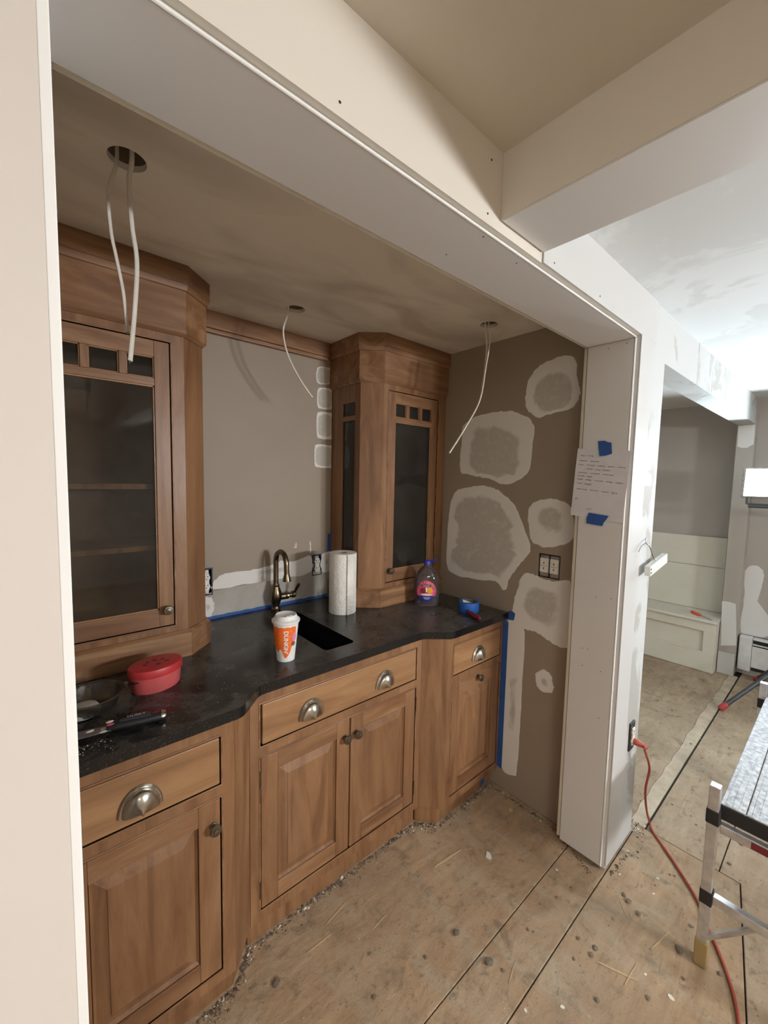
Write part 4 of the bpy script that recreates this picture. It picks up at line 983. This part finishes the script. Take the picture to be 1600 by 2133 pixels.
for y0, y1 in ((Y0, Y0 + .02), (Y1 - .02, Y1)): obj('side_rail', MB().box(X0 + .007, X1 - .007, y0, y1, ZD - .055, ZD - .0185), 'alu', wpz, bevel=.002)
for xe, sg in ((X0 - .016, -1), (X1 + .016, 1)):
    obj('end_rail', MB().box(xe - .011, xe + .011, Y0 + .01, Y1 - .008, ZD - .082, ZD - .054), 'alu', wpz, bevel=.002)
    for yl, sy_ in ((Y1 + .011, 1), (Y0 - .011, -1)):
        lg = obj('leg', MB().box(xe - .015, xe + .015, yl - .014, yl + .014, .062, .612), 'alu', wpz, bevel=.002)
        obj('foot', MB().box(xe - .018, xe + .018, yl - .017, yl + .017, .0005, .085), 'tan', lg, bevel=.003)
        obj('hinge_bracket', MB().box(xe - .018, xe + .020, yl - .018, yl + .017, .488, .535), 'black', lg, bevel=.004)
        obj('rail_bracket', MB().box(xe - .017, xe + .017, yl - .017, yl + .016, .215, .262), 'black', lg, bevel=.003)
        a = Vector((xe, yl - sy_ * .012, .10)); b = Vector((xe, yl - sy_ * .125, .232)); obj('brace', MB().tube([a, b], .009, 8), 'alu', lg, smooth=True)
    obj('cross_rail', MB().box(xe - .012, xe + .012, Y0 + .006, Y1 - .006, .226, .254), 'alu', wpz, bevel=.002)
obj('warning_sticker', MB().box(X0 - .0285, X0 - .0272, -.47, -.42, ZD - .079, ZD - .058), 'maroon', wpz)

# ================================================================== work lights
def work_light(label, loc, rz, heads, led, tilt, hh=1.58, feet=None):
    T = thing('work_light', label, 'work light', loc, 'tripod work lights'); L = Vector(loc)
    cs, sn = math.cos(rz), math.sin(rz)
    def W(x, y, z): return L + Vector((x * cs - y * sn, x * sn + y * cs, z))      # local: +x is where the heads face
    obj('column', MB().tube([W(0, 0, .12), W(0, 0, .75), W(0, 0, .752), W(0, 0, hh - .17)], [.017, .017, .0125, .0125], 12), 'dkgrey', T, smooth=True)
    obj('collar', MB().tube([W(0, 0, .40), W(0, 0, .46)], .026, 12), 'black', T, smooth=True)
    for f in feet:
        f = Vector(f); top_ = W(0, 0, .43); d = (f - top_)
        lg = obj('leg', MB().tube([top_ + d * .03, f - d.normalized() * .03], .0145, 10), 'dkgrey', T, smooth=True)
        obj('foot', MB().tube([f - d.normalized() * .075, f - d.normalized() * .028, f - d.normalized() * .018], [.019, .0195, .014], 10), 'red', lg, smooth=True)
        m_ = top_ + d * .55; obj('strut', MB().tube([m_, W(0, 0, .16)], .007, 8), 'dkgrey', lg, smooth=True)
        ring = [m_ + Vector((0, .018 * math.sin(q * math.pi / 8), -.055 + .018 * math.cos(q * math.pi / 8))) for q in range(17)]
        obj('pin_ring', MB().tube([m_ + Vector((0, 0, -.012))] + ring, .002, 6), 'ringsteel', lg, smooth=True)
    obj('crossbar', MB().tube([W(0, -.34, hh - .17), W(0, .34, hh - .17)], .0125, 10), 'dkgrey', T, smooth=True)
    for ly in heads:
        ct_, st_ = math.cos(tilt), math.sin(tilt)
        def H(x, y, z): return W(x * ct_ - z * st_, ly + y, hh + x * st_ + z * ct_)
        def hbox(x0, x1, y0, y1, z0, z1):
            V = [H(x, y, z) for z in (z0, z1) for y in (y0, y1) for x in (x0, x1)]
            return MB().add(V, [(0, 2, 3, 1), (4, 5, 7, 6), (0, 1, 5, 4), (2, 6, 7, 3), (0, 4, 6, 2), (1, 3, 7, 5)])
        hd_ = obj('lamp_head', hbox(-.05, .0, -.135, .135, -.098, .098), 'dkgrey', T, bevel=.008)
        fr = MB()
        for b_ in ((-.145, .145, .098, .108), (-.145, .145, -.108, -.098), (-.145, -.128, -.098, .098), (.128, .145, -.098, .098)):
            q = hbox(-.012, .010, *b_); fr.add(q.v, q.f)
        obj('bezel', fr, 'galv', hd_, bevel=.002)
        ln = obj('led_lens', hbox(.0005, .004, -.127, .127, -.097, .097), led, hd_)
        obj('corner_bumper', MB().tube([H(.0, .14, .100), H(.0, .158, .122)], .010, 8), 'dkgrey', hd_, smooth=True)
        obj('corner_bumper', MB().tube([H(.0, .14, -.100), H(.0, .155, -.118)], .010, 8), 'dkgrey', hd_, smooth=True)
        yk_ = MB()
        for y_ in (-.11, .11): yk_.tube([H(-.02, y_, -.10), W(0, ly + y_, hh - .155)], .007, 8)
        yk_.tube([W(0, ly - .11, hh - .155), W(0, ly + .11, hh - .155)], .006, 8)
        obj('yoke', yk_, 'dkgrey', hd_, smooth=True)
    return T
work_light('tripod work light with two glowing heads by the baseboard heater', (3.92, -.385, 0), math.pi, (-.24, .24), 'led_far', math.radians(9), 1.585,
           [(3.530, -.032, 0), (4.33, -.125, 0), (3.93, -.90, 0)])
work_light('tripod work light standing on the open floor away from the niche', (1.9, -2.75, 0), math.radians(118), (-.20, .20), 'led_near', math.radians(4), 1.74,
           [(1.9 + .5 * math.cos(a), -2.75 + .5 * math.sin(a), 0) for a in (.4, 2.5, 4.6)])

clt = thing('added_fill_panel', 'flat rectangular fill panel added under the unseen ceiling away from the niche', 'fill light', (-.98, -2.5, ZC - .05))  # added panel out of view, gives soft fill light to the niche
obj('frame', MB().box(-1.60, -.36, -2.68, -2.32, ZC - .030, ZC - .0005), 'heater', clt, bevel=.003)
obj('fill_diffuser', MB().box(-1.58, -.38, -2.66, -2.34, ZC - .036, ZC - .0305), 'fill_glow', clt)
# ================================================================== debris on the floor
def lump_mesh(seed, flat=.38):
    r = random.Random(seed); bm = bmesh.new(); bmesh.ops.create_icosphere(bm, subdivisions=1, radius=1)
    for v in bm.verts: v.co *= r.uniform(.6, 1.1); v.co.z *= flat
    zmin = min(v.co.z for v in bm.verts)
    for v in bm.verts: v.co.z -= zmin
    me = bpy.data.meshes.new('lump'); bm.to_mesh(me); bm.free(); return me
def shard_mesh(seed):
    r = random.Random(seed); n = 7; P = [(math.cos(2 * math.pi * i / n) * r.uniform(.6, 1.1), math.sin(2 * math.pi * i / n) * r.uniform(.5, .9)) for i in range(n)]
    mb = MB().prism(P, 0, .16); me = bpy.data.meshes.new('shard'); me.from_pydata(mb.v, [], mb.f); return me
def splinter_mesh(seed):
    mb = MB().prism([(-1, -.02), (-.2, -.05), (.9, -.03), (1, 0), (.3, .04), (-.8, .03)], 0, .035); me = bpy.data.meshes.new('splinter'); me.from_pydata(mb.v, [], mb.f); return me
LM = [lump_mesh(i) for i in range(4)]; SM = [shard_mesh(i) for i in range(3)]; PM = [splinter_mesh(0)]
for me in LM: me.materials.append(M['lump'])
for me in SM: me.materials.append(M['chip'])
for me in PM: me.materials.append(M['splint'])
def debris(name, me, x, y, s, rz, label, cat, group):
    o = bpy.data.objects.new(name, me); COL.objects.link(o); o.location = (x, y, .0002); o.scale = (s, s, s); o.rotation_euler = (0, 0, rz); return tag(o, label, cat, group)
for px_, py_, s in [(713, 1845, .012), (952, 1946, .017), (1020, 2008, .018), (574, 2050, .020), (770, 1988, .008), (887, 1995, .008), (780, 2078, .009), (1100, 1937, .008), (1196, 1998, .008), (1112, 1942, .006), (1048, 2022, .010),
                   (1310, 1880, .014), (1330, 1905, .014), (1415, 1980, .020), (1205, 1955, .010), (1240, 1975, .012), (1232, 1990, .01), (1245, 2085, .009), (1400, 1676, .008), (1440, 1700, .007), (1450, 1718, .007), (1395, 1822, .006), (1405, 1825, .006), (1300, 1865, .012),
                   (1365, 1845, .006), (1425, 2040, .01), (1500, 2030, .012), (1520, 1800, .01), (1545, 1760, .012), (1440, 1930, .010), (1350, 2080, .008), (1160, 1870, .008), (1190, 1850, .007), (1125, 1885, .006), (1440, 1550, .008), (1462, 1580, .009), (1520, 1560, .008), (1400, 1480, .01), (1370, 1460, .012), (1430, 1430, .01)]:
    p = at(px_, py_, 'z', 0); debris('grout_lump', LM[RND.randrange(4)], p.x, p.y, s * RND.uniform(.7, .95), RND.uniform(0, 6), 'small dark grey lump of old grout lying on the plywood floor', 'lump', 'grout lumps on the floor')
for px_, py_, s, lab in [(1018, 1783, .019, 'largest white plaster chip lying in the middle of the niche floor'), (462, 2083, .009, None), (1095, 2105, .006, None), (1172, 2098, .007, None), (1370, 1830, .006, None), (1345, 2030, .006, None), (1398, 2078, .010, None), (1362, 1862, .005, None), (1160, 1812, .006, None)]:
    p = at(px_, py_, 'z', 0); debris('plaster_chip', SM[RND.randrange(3)], p.x, p.y, s, RND.uniform(0, 6), lab or 'small white plaster chip on the plywood floor', 'chip', 'plaster chips on the floor')
for px_, py_, px2, py2, w_ in [(680, 1925, 720, 1880, 1), (1240, 2002, 1330, 2045, 1), (905, 1806, 960, 1770, 1), (1290, 1870, 1305, 1910, 1), (1060, 2050, 1072, 2005, 1), (775, 1938, 805, 1905, 1), (1375, 2030, 1380, 1995, .7), (1300, 2055, 1325, 2010, .8), (640, 1985, 690, 1945, .6), (1355, 1980, 1395, 1940, .7)]:
    a, b = at(px_, py_, 'z', 0), at(px2, py2, 'z', 0); c = (a + b) / 2
    debris('wood_splinter', PM[0], c.x, c.y, (b - a).length / 2, math.atan2(b.y - a.y, b.x - a.x), 'thin pale wood splinter lying on the plywood floor', 'splinter', 'wood splinters on the floor')
p = at(1064, 1688, 'z', 0); o = debris('paper_scrap', SM[1].copy(), p.x, p.y, .014, 1.0, 'yellow-green scrap on the floor near the patched wall', 'scrap', None); o.data.materials[0] = M['leaf']
def bit(mb, x, y, z, r):
    n = 5; a0 = RND.uniform(0, 6); el = RND.choice((.12, .25, .5, .8, 1)); rz = RND.uniform(0, 6)
    P = []
    for i in range(n):
        q = a0 + 2 * math.pi * i / n; u, v = r * RND.uniform(.6, 1.1) * math.cos(q), r * el * RND.uniform(.6, 1.1) * math.sin(q)
        P.append((x + u * math.cos(rz) - v * math.sin(rz), y + u * math.sin(rz) + v * math.cos(rz)))
    hgt = r * RND.uniform(.3, .9)
    mb.add([(a, b, z) for a, b in P] + [(x + RND.uniform(-.4, .4) * r, y + RND.uniform(-.4, .4) * r, z + hgt)], [tuple(range(n))[::-1]] + [(i, (i + 1) % n, n) for i in range(n)])
rb, rw = MB(), MB()
segs = [((.25, .578), (.39, .588), 330, .022), ((.385, .588), (.455, .662), 330, .022), ((.455, .662), (1.24, .662), 1200, .015), ((1.24, .662), (1.31, .588), 260, .015), ((1.31, .588), (1.72, .588), 700, .018), ((1.715, .57), (1.715, .20), 300, .013), ((1.70, .19), (1.62, .03), 160, .02), ((1.66, -.012), (2.03, -.02), 120, .018), ((2.0, .0), (2.03, .13), 60, .03)]
for (x0, y0), (x1, y1), n, wd in segs:
    for i in range(n):
        t = RND.random(); q = abs(RND.gauss(0, 1))
        ph = (x0 * 3 + y0 * 7 + t * math.hypot(x1 - x0, y1 - y0)) * 11
        if RND.random() > .35 + .65 * (.5 + .5 * math.sin(ph) * math.cos(ph * .37 + 1)): continue
        q *= .6 + .9 * (.5 + .5 * math.sin(ph * 1.7)); dx_, dy_ = x1 - x0, y1 - y0; l_ = math.hypot(dx_, dy_)
        ox, oy = dy_ / l_, -dx_ / l_
        if x0 == 1.715: ox, oy = -1, 0
        x, y = x0 + dx_ * t + ox * (q * wd + .006), y0 + dy_ * t + oy * (q * wd + .006)
        bit(rw if RND.random() < .12 else rb, x, y, 0, RND.uniform(.0012, .0052) * RND.choice((1, 1, 1, 1.9)) * (1.15 if q < .8 else .7))
for i in range(160): bit(rw, 1.96 + abs(RND.gauss(0, .035)), RND.uniform(-.03, .14), 0, RND.uniform(.002, .009))
for i in range(900):
    bit(rb if RND.random() < .8 else rw, RND.uniform(.35, 2.6), RND.uniform(-.6, .56), 0, RND.uniform(.0006, .0028))
for i in range(700):
    bit(rb if RND.random() < .75 else rw, RND.uniform(2.0, 4.15), RND.uniform(-.6, .6), 0, RND.uniform(.001, .0055) ** 1.0 * (1 if RND.random() < .3 else .5))
for nm, mb, m, lab in (('floor_rubble', rb, 'rubble', 'loose dark rubble and grit along the cabinet feet and over the floor'), ('plaster_crumbs', rw, 'rubble_w', 'loose pale plaster crumbs along the cabinet feet and over the floor')):
    o = obj(nm, mb, m, None, fix=False); o['kind'] = 'stuff'; o['label'] = lab; o['category'] = 'rubble'
